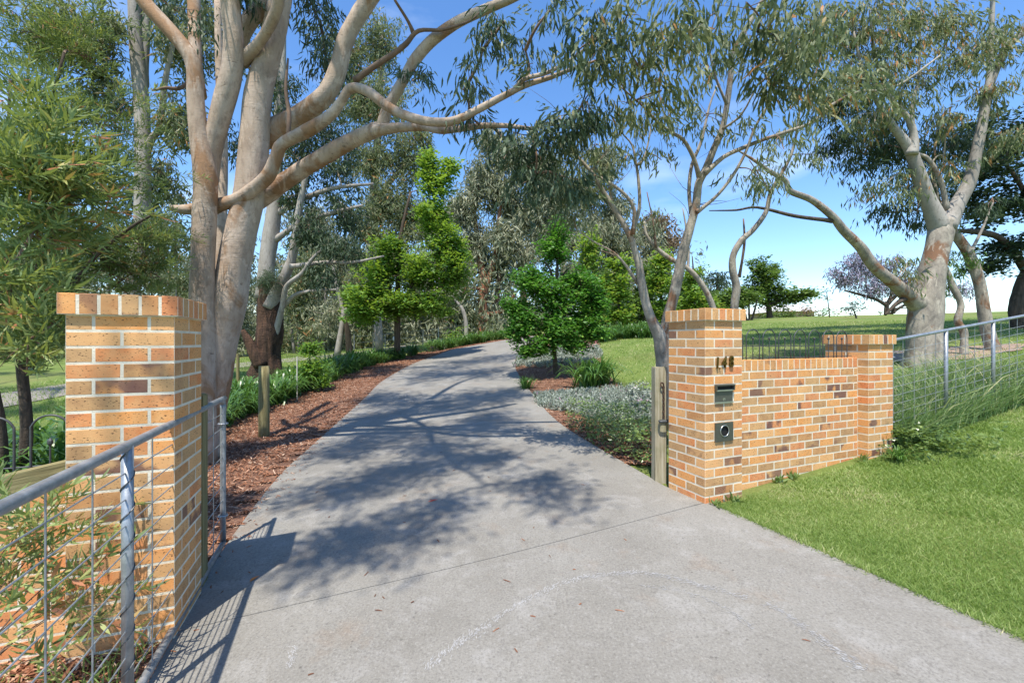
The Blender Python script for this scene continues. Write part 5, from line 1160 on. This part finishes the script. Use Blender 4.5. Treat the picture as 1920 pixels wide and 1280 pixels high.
g = on_ground(446, 716); b = Buf(); tube(b, [(0, 0, 0), (0, 0, .95)], .05, 8, 2); o = b.obj('fence_post', MT['timberg']); o.location = g; tag(o, 'old grey fence post between the big gum and the stringybark', 'fence post')

# ------------------------------------------------------------------ agapanthus clumps
def strap_plant(n, L, wd, spread, seg=5):
    b = Buf()
    for _ in range(n):
        a = rng.uniform(0, 6.28); l = L * rng.uniform(.6, 1.1); e = rng.uniform(.25, 1.0) * spread; w = wd * rng.uniform(.7, 1.2)
        t = np.linspace(0, 1, seg + 1); d = np.array([math.cos(a), math.sin(a)])
        rad = l * (e * t); hgt = l * (1.45 * t - (.55 + .6 * e) * t ** 2.3)
        c = np.stack([d[0] * rad + rng.normal(0, .05), d[1] * rad + rng.normal(0, .05), hgt], -1); c[:, 0] += rng.normal(0, .04) ; c[:, 1] += rng.normal(0, .04)
        sd = np.array([-d[1], d[0], 0]); ww = w * np.array([.8, 1, 1, .9, .6, .06])[:seg + 1]
        V = np.concatenate([c - sd * ww[:, None] / 2, c + sd * ww[:, None] / 2]); k = seg + 1
        b.add(V, quad=[(i, i + 1, k + i + 1, k + i) for i in range(seg)], tone=float(np.clip(rng.normal(.45, .22), 0, 1)))
    return b.mesh('agapanthus_leaves', MT['laga'], True)
aga_m = [strap_plant(85, .66, .028, 1.0) for _ in range(4)]
def aga(p, s, label, group=None):
    o = link('agapanthus', aga_m[rng.integers(4)], None, tuple(p), rng.uniform(0, 6.28)); o.scale = (s, s, s * rng.uniform(.9, 1.1))
    return tag(o, label, 'agapanthus', group)
aga(on_ground(1098, 730), 1.85, 'large dark agapanthus clump in the right-hand bed below the maple')
aga(on_ground(1126, 722), 1.5, 'narrower agapanthus clump touching the large one in the right-hand bed')
aga(on_ground(985, 730), .85, 'small light green strappy clump right at the drive edge')
rows = []
for f0, f1, n_, off_, sc_ in ((.06, .24, 22, 2.45, 1.35), (.07, .24, 16, 3.0, 1.4), (.24, .50, 28, 1.95, 1.4), (.26, .5, 14, 2.5, 1.4), (.50, .60, 8, 1.8, 1.35), (.64, .86, 24, 1.3, 1.5)):
    for f in np.linspace(f0, f1, n_): rows.append((f, off_ + rng.uniform(-.35, .45), sc_ * rng.uniform(.85, 1.15)))
for f, of, s_ in rows:
    i = int(f * (NS - 1)); q_ = offs(Lr, np.full(NS, of))[i]
    aga((q_[0], q_[1], float(tz(*q_))), s_, 'deep green agapanthus clump in the border left of the driveway', 'agapanthus border left of the drive')
for f in np.linspace(0, 1, 22):
    u = 1112 + 130 * f; Yq = 21.5 + rng.uniform(-.6, 1.2)
    aga(gz(u, Yq), 1.5 * rng.uniform(.85, 1.15), 'agapanthus clump in the bank row above the right-hand lawn', 'agapanthus row on the bank')
bs = on_ground(770, 668)
leafy('low_shrub', 'dull purple-brown low shrub in the left border', 'shrub', bs + rng.normal(0, 1, (40, 3)) * np.array([.9, .5, .16]) + np.array([0, .8, .3]), 'broad', 'lbronze', 1.0, 1, (0, .4), bs)
bs = on_ground(858, 640)
leafy('low_shrub', 'pale green shrub at the far end of the left border', 'shrub', bs + rng.normal(0, 1, (50, 3)) * np.array([.8, .6, .35]) + np.array([0, .3, .6]), 'broad', 'llime', 1.3, 1, (.2, .9), bs)

# ------------------------------------------------------------------ ground covers of the right bed
def inpoly(P, poly):
    x, y = P[:, 0], P[:, 1]; c = np.zeros(len(P), bool); j = len(poly) - 1
    for i in range(len(poly)):
        xi, yi = poly[i]; xj, yj = poly[j]
        c ^= ((yi > y) != (yj > y)) & (x < (xj - xi) * (y - yi) / (yj - yi + 1e-12) + xi); j = i
    return c
def region(px, n):
    poly = [tuple(on_ground(*p)[:2]) for p in px]; A = np.array(poly); lo, hi = A.min(0), A.max(0)
    P = rng.uniform(lo, hi, (int(n * 4), 2)); P = P[inpoly(P, poly)][:n]
    return np.concatenate([P, tz(P[:, 0], P[:, 1])[:, None]], 1)
def upright(b, P, hgt, ln, wd, per, spread=.6, tone=(.3, .8), tip=0.0):
    """small tufts of upright leaves"""
    m = len(P); n = m * per
    Q = np.repeat(P, per, 0) + rng.normal(0, .02, (n, 3)) * np.array([1, 1, 0]) + np.stack([np.zeros(n), np.zeros(n), rng.uniform(0, hgt, n)], -1)
    D = norm(np.stack([rng.normal(0, spread, n), rng.normal(0, spread, n), np.ones(n)], -1)); S = norm(np.cross(D, rng.normal(0, 1, (n, 3))))
    V, tri, quad = leaf_arrays(Q, D, S, rng.uniform(.6, 1.3, n) * ln, rng.uniform(.7, 1.2, n) * wd, 1, .15)
    tn = np.clip(rng.uniform(tone[0], tone[1], n), 0, 1)
    if tip: tn[rng.random(n) < tip] = 1.0
    b.add(V.reshape(-1, 3), quad=(quad[None] + (np.arange(n) * 4)[:, None, None]).reshape(-1, 4), tone=np.repeat(tn, 4))
b = Buf(); upright(b, region([(1000, 742), (1100, 738), (1160, 730), (1222, 742), (1222, 800), (1130, 795), (1060, 775), (1012, 765)], 1300), .12, .085, .022, 12, .8, (.05, .85), .01)
tag(b.obj('silver_groundcover', MT['lsilver']), 'silvery lambs-ear carpet in the bed near the right gate post', 'ground cover', None, 'stuff')
b = Buf(); upright(b, region([(962, 690), (1030, 690), (1110, 684), (1130, 668), (1120, 652), (1060, 652), (975, 668)], 1500), .14, .11, .028, 10, .7, (.1, .9), .01)
tag(b.obj('silver_groundcover', MT['lsilver']), 'silvery lambs-ear drift at the drive edge under the maple', 'ground cover', None, 'stuff')
pr_ = region([(1058, 792), (1130, 800), (1215, 800), (1222, 900), (1190, 882), (1100, 828), (1070, 808)], 520); pr_[:, 2] += rng.uniform(.02, .52, len(pr_))
gb_ = on_ground(1150, 850)
leafy('glossy_shrub', 'low glossy light green shrub spilling beside the right gate post', 'shrub', pr_, 'broad', 'lgloss', .42, 1, (.15, .95), gb_)
pr_ = region([(1180, 735), (1222, 740), (1222, 790), (1170, 780)], 120); pr_[:, 2] += rng.uniform(.05, .35, len(pr_))
leafy('flowering_shrub', 'grey-green shrub with mauve flowers left of the right gate post', 'shrub', pr_, 'broad', 'lsilver', .5, 1, (0, .9), on_ground(1200, 760))
b = Buf(); pk = region([(1075, 655), (1125, 655), (1125, 668), (1080, 668)], 40); pk[:, 2] += .3; upright(b, pk, .15, .06, .05, 4, .8, (.9, 1))
tag(b.obj('pink_flowers', leaf_mat('pink_petal', [(0, (.45, .12, .14)), (1, (.6, .22, .25))], .2, .6, .3)), 'scattered pink flower heads behind the silver drift', 'flowers', None, 'stuff')

# ------------------------------------------------------------------ lawn blades, long grass, weeds
def blades(b, P, h, w, lean=.5, tone=(.15, .85)):
    n = len(P); a = rng.uniform(0, 6.28, n); hh = rng.uniform(.5, 1.2, n) * h; l = rng.normal(0, lean, (n, 2)) * hh[:, None]
    s = np.stack([np.cos(a), np.sin(a), np.zeros(n)], -1) * (w * rng.uniform(.7, 1.3, n))[:, None] / 2
    tip = P + np.stack([l[:, 0], l[:, 1], hh], -1)
    V = np.stack([P - s, P + s, tip], 1); b.add(V.reshape(-1, 3), tri=np.arange(n * 3).reshape(-1, 3), tone=np.repeat(np.clip(rng.uniform(tone[0], tone[1], n) + .16 * np.sin(P[:, 0] * 2.3 + 1) * np.sin(P[:, 1] * 1.9) + .14 * np.sin(P[:, 0] * 5.1 + P[:, 1] * 3.3) * np.sin(P[:, 1] * 6.1 - P[:, 0] * 2.0), 0, 1), 3))
def lawn_pts(n, a0, a1, n0, n1, pw):
    aa = rng.uniform(a0, a1, n); nn = n0 + (n1 - n0) * rng.random(n) ** pw
    return np.stack([NX * nn + AX * aa, NY * nn + AY * aa], -1)
P = lawn_pts(520000, -3.0, 2.95 + .02, 3.165, 12.5, 1.7)
a_ = P[:, 0] * AX + P[:, 1] * AY; n_ = P[:, 0] * NX + P[:, 1] * NY
ang = (P[:, 0] / np.maximum(P[:, 1], .05)) 
keep = (P[:, 1] > 1.5) & (ang < 1.3) & ~((n_ < 3.62) & (a_ > 2.94)) & ~((n_ > 5.55) & (n_ < 6.1) & (a_ > 2.94))
P = P[keep]; dist = np.linalg.norm(P, axis=1)
P = np.concatenate([P, tz(P[:, 0], P[:, 1])[:, None]], 1)
b = Buf(); near = dist < 5
blades(b, P[near], .027, .0048, .8); blades(b, P[~near], .032, .009, .8)
Pe = np.array([pn(a1, a0) for a0, a1 in zip(rng.uniform(-3, 2.9, 5200), 3.17 + rng.exponential(.018, 5200) - rng.random(5200) ** 6 * .05)]); Pe = Pe[Pe[:, 1] > 1.5]; Pe = np.concatenate([Pe, (tz(Pe[:, 0], Pe[:, 1]) + .025)[:, None]], 1)
blades(b, Pe, .045, .005, .8, (.1, 1.0))
Pd = lawn_pts(9000, -3, 2.9, 3.2, 9, 1.5); Pd = Pd[(Pd[:, 1] > 1.5) & (np.sin(Pd[:, 0] * 7.1) * np.sin(Pd[:, 1] * 6.3 + Pd[:, 0] * 3) > .35) & ~((Pd @ np.array([NX, NY]) < 3.62) & (Pd @ np.array([AX, AY]) > 2.9))]; Pd = np.concatenate([Pd, tz(Pd[:, 0], Pd[:, 1])[:, None]], 1); blades(b, Pd, .03, .006, 1.0, (.88, 1.0))
tag(b.obj('lawn_grass', MT['lblade']), 'freshly mown bright green lawn in front of the right wall', 'grass', None, 'stuff')
Pc = lawn_pts(160, -2.5, .6, 3.25, 4.6, 1.0); Pc = Pc[(Pc[:, 1] > 1.5)]; Pc = np.concatenate([Pc, (tz(Pc[:, 0], Pc[:, 1]) + .035)[:, None]], 1)
b = Buf(); upright(b, Pc[:60], .01, .010, .010, 3, 1.2, (.7, 1)); tag(b.obj('clover_flowers', MT['white']), 'tiny white clover heads dotted through the near lawn', 'clover', None, 'stuff')
P = lawn_pts(70000, 3.2, 26, 3.6, 26, 1.2); P = P[(P[:, 0] / P[:, 1] > .17) & (P[:, 0] / P[:, 1] < 1.4)]
P = np.concatenate([P, tz(P[:, 0], P[:, 1])[:, None]], 1)
b = Buf(); blades(b, P, .07, .022, .7, (.2, 1.0)); tag(b.obj('upper_lawn_grass', MT['lblade']), 'patchy sloping lawn behind the right wall', 'grass', None, 'stuff')
n = 60000; P = np.stack([rng.uniform(-16, -2.6, n), rng.uniform(2.5, 34, n)], -1)
iL = np.interp(P[:, 1], Lr[:, 1], ML_out[:, 0]); P = P[P[:, 0] < iL - .1]; P = np.concatenate([P, tz(P[:, 0], P[:, 1])[:, None]], 1)
b = Buf(); blades(b, P, .10, .02, .6, (.1, .9)); tag(b.obj('paddock_grass', MT['lblade']), 'rough grass of the paddock left of the mulch border', 'grass', None, 'stuff')
def long_grass(b, P, h, w, seg=3, lean=.5, tone=(.1, .9)):
    n = len(P); a = rng.uniform(0, 6.28, n); hh = rng.uniform(.5, 1.2, n) * h; l = rng.normal(0, lean, (n, 2)) * hh[:, None]
    s = np.stack([np.cos(a), np.sin(a), np.zeros(n)], -1) * (w * rng.uniform(.7, 1.3, n))[:, None] / 2
    rows_ = []
    for t, wt in ((0, 1), (.4, .9), (.75, .6), (1, .08)):
        c = P + np.stack([l[:, 0] * t ** 2, l[:, 1] * t ** 2, hh * (t - .22 * t ** 3)], -1); rows_ += [c - s * wt, c + s * wt]
    V = np.stack(rows_, 1); q = np.array([[0, 1, 3, 2], [2, 3, 5, 4], [4, 5, 7, 6]])
    b.add(V.reshape(-1, 3), quad=(q[None] + (np.arange(n) * 8)[:, None, None]).reshape(-1, 4), tone=np.repeat(np.clip(rng.uniform(tone[0], tone[1], n), 0, 1), 8))
Q = lawn_pts(16000, 2.95, 4.5, 6.15, 11.0, 1.1); Q = np.concatenate([Q, tz(Q[:, 0], Q[:, 1])[:, None]], 1)
b = Buf(); long_grass(b, Q, .42, .010); long_grass(b, Q[:5200], .66, .009, lean=.35, tone=(.3, .9)); long_grass(b, Q[5200:5900], .78, .014, lean=.45, tone=(.85, 1))
tag(b.obj('long_grass', MT['llong']), 'tall unmown grass with pale seed heads along the right mesh gate', 'long grass', None, 'stuff')
P = pn(6.35, 2.85); pr_ = np.stack([rng.normal(P[0], .28, 200), rng.normal(P[1], .2, 200)], -1); pr_ = np.concatenate([pr_, (tz(pr_[:, 0], pr_[:, 1]) + rng.uniform(.02, .28, 200))[:, None]], 1)
leafy('weed_shrub', 'dark leafy weed shrub at the foot of the short pillar', 'shrub', pr_, 'broad', 'lgloss', .45, 1, (0, .6), (P[0], P[1], float(tz(*P))))
for lab, nn, aa in (('little weed tuft at the near corner of the tall right pillar', 3.2, 2.93), ('second weed tuft along the base of the tall right pillar', 3.42, 2.92), ('weed sprouting midway along the foot of the right wall', 4.42, 3.05), ('small weed beside the middle of the right wall foot', 4.20, 3.05), ('weed tuft where the right wall meets the short pillar', 5.48, 2.98)):
    p = pn(nn, aa); z = float(tz(*p)); b = Buf(); n = 26; Bp = rng.normal(0, .018, (n, 3)) * np.array([1, 1, .2]); D = norm(rng.normal(0, .6, (n, 3)) + np.array([0, 0, 1.0])); S = norm(np.cross(D, rng.normal(0, 1, (n, 3))))
    V, tri, quad = leaf_arrays(Bp, D, S, rng.uniform(.05, .13, n), rng.uniform(.012, .03, n), 2, .15)
    of = (np.arange(n) * 6)[:, None, None]; b.add(V.reshape(-1, 3), tri=(tri[None] + of).reshape(-1, 3), quad=(quad[None] + of).reshape(-1, 4), tone=np.repeat(rng.uniform(.2, 1, n), 6))
    o = b.obj('weed', MT['lgloss']); o.location = (p[0], p[1], z); tag(o, lab, 'weed')
o = link('agapanthus', aga_m[1], None, tuple(np.append(pn(5.75, 2.78), float(tz(*pn(5.75, 2.78)))))); o.scale = (.42, .42, .35); tag(o, 'small strappy clump flopping at the foot of the short pillar', 'agapanthus')
# grass and weeds under the left gate
Q = np.stack([rng.normal(-2.0, .25, 500), rng.normal(2.15, .4, 500)], -1); Q = Q[(Q @ np.array([NX, NY]) < -.93) & (((Q - CLp) @ aL < -.02))]; Q = np.concatenate([Q, tz(Q[:, 0], Q[:, 1])[:, None]], 1)
b = Buf(); long_grass(b, Q, .16, .008); tag(b.obj('weedy_grass', MT['lblade']), 'weedy grass at the foot of the tall left pillar', 'grass', None, 'stuff')

# ------------------------------------------------------------------ bark chips, litter, scuff marks
def chips(P, ln, wd, name, label, mat='litter', lift=.02, tilt=.35, tone=(0, 1)):
    n = len(P); a = rng.uniform(0, 6.28, n); D = norm(np.stack([np.cos(a), np.sin(a), rng.normal(0, tilt, n)], -1)); S = norm(np.stack([-np.sin(a), np.cos(a), rng.normal(0, tilt, n)], -1))
    l, w = (rng.uniform(.4, 1.3, n) * ln)[:, None], (rng.uniform(.5, 1.4, n) * wd)[:, None]
    P = P + np.stack([np.zeros(n), np.zeros(n), rng.uniform(.3, 1, n) * lift], -1); Nn = np.cross(D, S) * .004
    V = np.stack([P - D * l / 2 - S * w * .35, P - D * l / 2 + S * w * .4, P + D * l / 2 + S * w * .3, P + D * l / 2 - S * w * .45, P + Nn], 1)
    b = Buf(); t = np.array([[0, 1, 4], [1, 2, 4], [2, 3, 4], [3, 0, 4]])
    b.add(V.reshape(-1, 3), tri=(t[None] + (np.arange(n) * 5)[:, None, None]).reshape(-1, 3), tone=np.repeat(rng.uniform(tone[0], tone[1], n), 5))
    return tag(b.obj(name, MT[mat]), label, 'mulch', None, 'stuff')
n = 52000; f = rng.random(n) ** 1.9 * .8; i = (f * (NS - 1)).astype(int); s_ = rng.random(n)
XY = Lr[i] * (1 - s_)[:, None] + ML_out[i] * s_[:, None] + rng.normal(0, .12, (n, 2)) * (s_ > .08)[:, None]
chips(np.concatenate([XY, (tz(XY[:, 0], XY[:, 1]) + .016)[:, None]], 1), .055, .016, 'bark_mulch', 'loose red-brown bark chips left of the driveway')
n = 900; i = rng.integers(4, 70, n); s_ = rng.random(n) ** 2.5 * .055; XY = Lr[i] * (1 - s_)[:, None] + Rr_[i] * s_[:, None] + rng.normal(0, .03, (n, 2)) * np.array([.2, 1])
chips(np.concatenate([XY, (tz(XY[:, 0], XY[:, 1]) + .033)[:, None]], 1), .035, .010, 'spilled_chips', 'bark chips spilled onto the left edge of the concrete', lift=.006, tilt=.1)
n = 12000; i = rng.integers(0, 60, n); s_ = rng.random(n); XY = MR_in[i] * (1 - s_)[:, None] + MR_out[i] * s_[:, None]
chips(np.concatenate([XY, (tz(XY[:, 0], XY[:, 1]) + .018)[:, None]], 1), .055, .017, 'bark_mulch', 'loose bark chips in the bed right of the driveway')
n = 3500; XY = np.stack([rng.normal(-2.5, .6, n), rng.normal(1.9, .6, n)], -1); XY = XY[XY @ np.array([NX, NY]) < -.92]
chips(np.concatenate([XY, (tz(XY[:, 0], XY[:, 1]) + .016)[:, None]], 1), .05, .015, 'leaf_litter', 'dry leaf litter under the left gate')
n = 170; aa = rng.uniform(2.0, 15, n); e = rng.random(n) ** 2.2 * 4; XY = np.stack([np.interp(aa, Lr[:, 1], Lr[:, 0]) + e, aa], -1)
sel = XY[:, 0] < np.interp(XY[:, 1], Rr_[:, 1], Rr_[:, 0]) - .05; XY = XY[sel]
chips(np.concatenate([XY, (tz(XY[:, 0], XY[:, 1]) + .031)[:, None]], 1), .045, .008, 'fallen_leaves', 'thin fallen gum leaves scattered over the concrete', lift=.004, tilt=.06, tone=(.1, .7))
for lab, u, v, rz, l, cl in (('red fallen leaf near the middle of the driveway', 812, 946, .5, .10, (.5, .06, .03)), ('curled orange leaf beside the gate shadow', 478, 1097, 1.2, .07, (.55, .17, .03))):
    g = on_ground(u, v); b = Buf(); t = np.linspace(0, 1, 7); c = np.stack([l * (t - .5), .02 * np.sin(t * 3), .004 + .014 * np.abs(t - .4)], -1); w = .012 * np.sin(np.pi * np.clip(t, .04, .97)) + .001
    V = np.concatenate([c + np.stack([0 * w, w, 0 * w], -1), c - np.stack([0 * w, w, 0 * w], -1)]); b.add(V, quad=[(k, k + 1, 7 + k + 1, 7 + k) for k in range(6)])
    o = b.obj('fallen_leaf', mk_plain('leaf_' + str(int(u)), cl, .6)); o.location = (g[0], g[1], g[2] + .031); o.rotation_euler = (0, 0, rz); tag(o, lab, 'leaf')
def scuff(px, n, wpx, label, ln=.03, wd=.006):
    W = np.array([on_ground(*p) for p in px]); Pc, _ = crom(W, np.ones(len(W)), 30); T_ = norm(np.gradient(Pc, axis=0))
    k = rng.integers(0, len(Pc), n); P = Pc[k] + np.stack([-T_[k][:, 1], T_[k][:, 0], np.zeros(n)], -1) * (rng.normal(0, wpx, n))[:, None]; P[:, 2] = tz(P[:, 0], P[:, 1]) + .0325
    ang_ = np.arctan2(T_[k][:, 1], T_[k][:, 0]) + rng.normal(.5, .35, n); D = np.stack([np.cos(ang_), np.sin(ang_), 0 * ang_], -1); S = np.stack([-np.sin(ang_), np.cos(ang_), 0 * ang_], -1)
    l, w = (rng.uniform(.3, 1.2, n) * ln)[:, None], (rng.uniform(.3, 1.2, n) * wd)[:, None]; V = np.stack([P - D * l / 2, P + S * w / 2, P + D * l / 2, P - S * w / 2], 1)
    b = Buf(); b.add(V.reshape(-1, 3), quad=np.arange(n * 4).reshape(-1, 4)); return tag(b.obj('scuff_mark', SCUFF), label, 'scuff mark', None, 'stuff')
SCUFF = mk_plain('chalky_scuff', (.345, .34, .33), .95)
scuff([(800, 1268), (850, 1222), (900, 1190), (960, 1150), (1020, 1118), (1080, 1095), (1140, 1085), (1200, 1082), (1260, 1092), (1320, 1108), (1400, 1130)], 1100, .016, 'pale curved scrape across the foreground concrete', .03, .005)
scuff([(1440, 1140), (1500, 1180), (1560, 1225), (1620, 1270)], 300, .018, 'pale scrape running to the lower right of the concrete', .03, .005)
scuff([(1200, 1105), (1280, 1118), (1360, 1150), (1410, 1190)], 160, .01, 'faint inner scrape on the foreground concrete', .03, .004)
scuff([(545, 1262), (548, 1240), (552, 1222)], 120, .012, 'short pale scrape near the left gate', .02, .004)
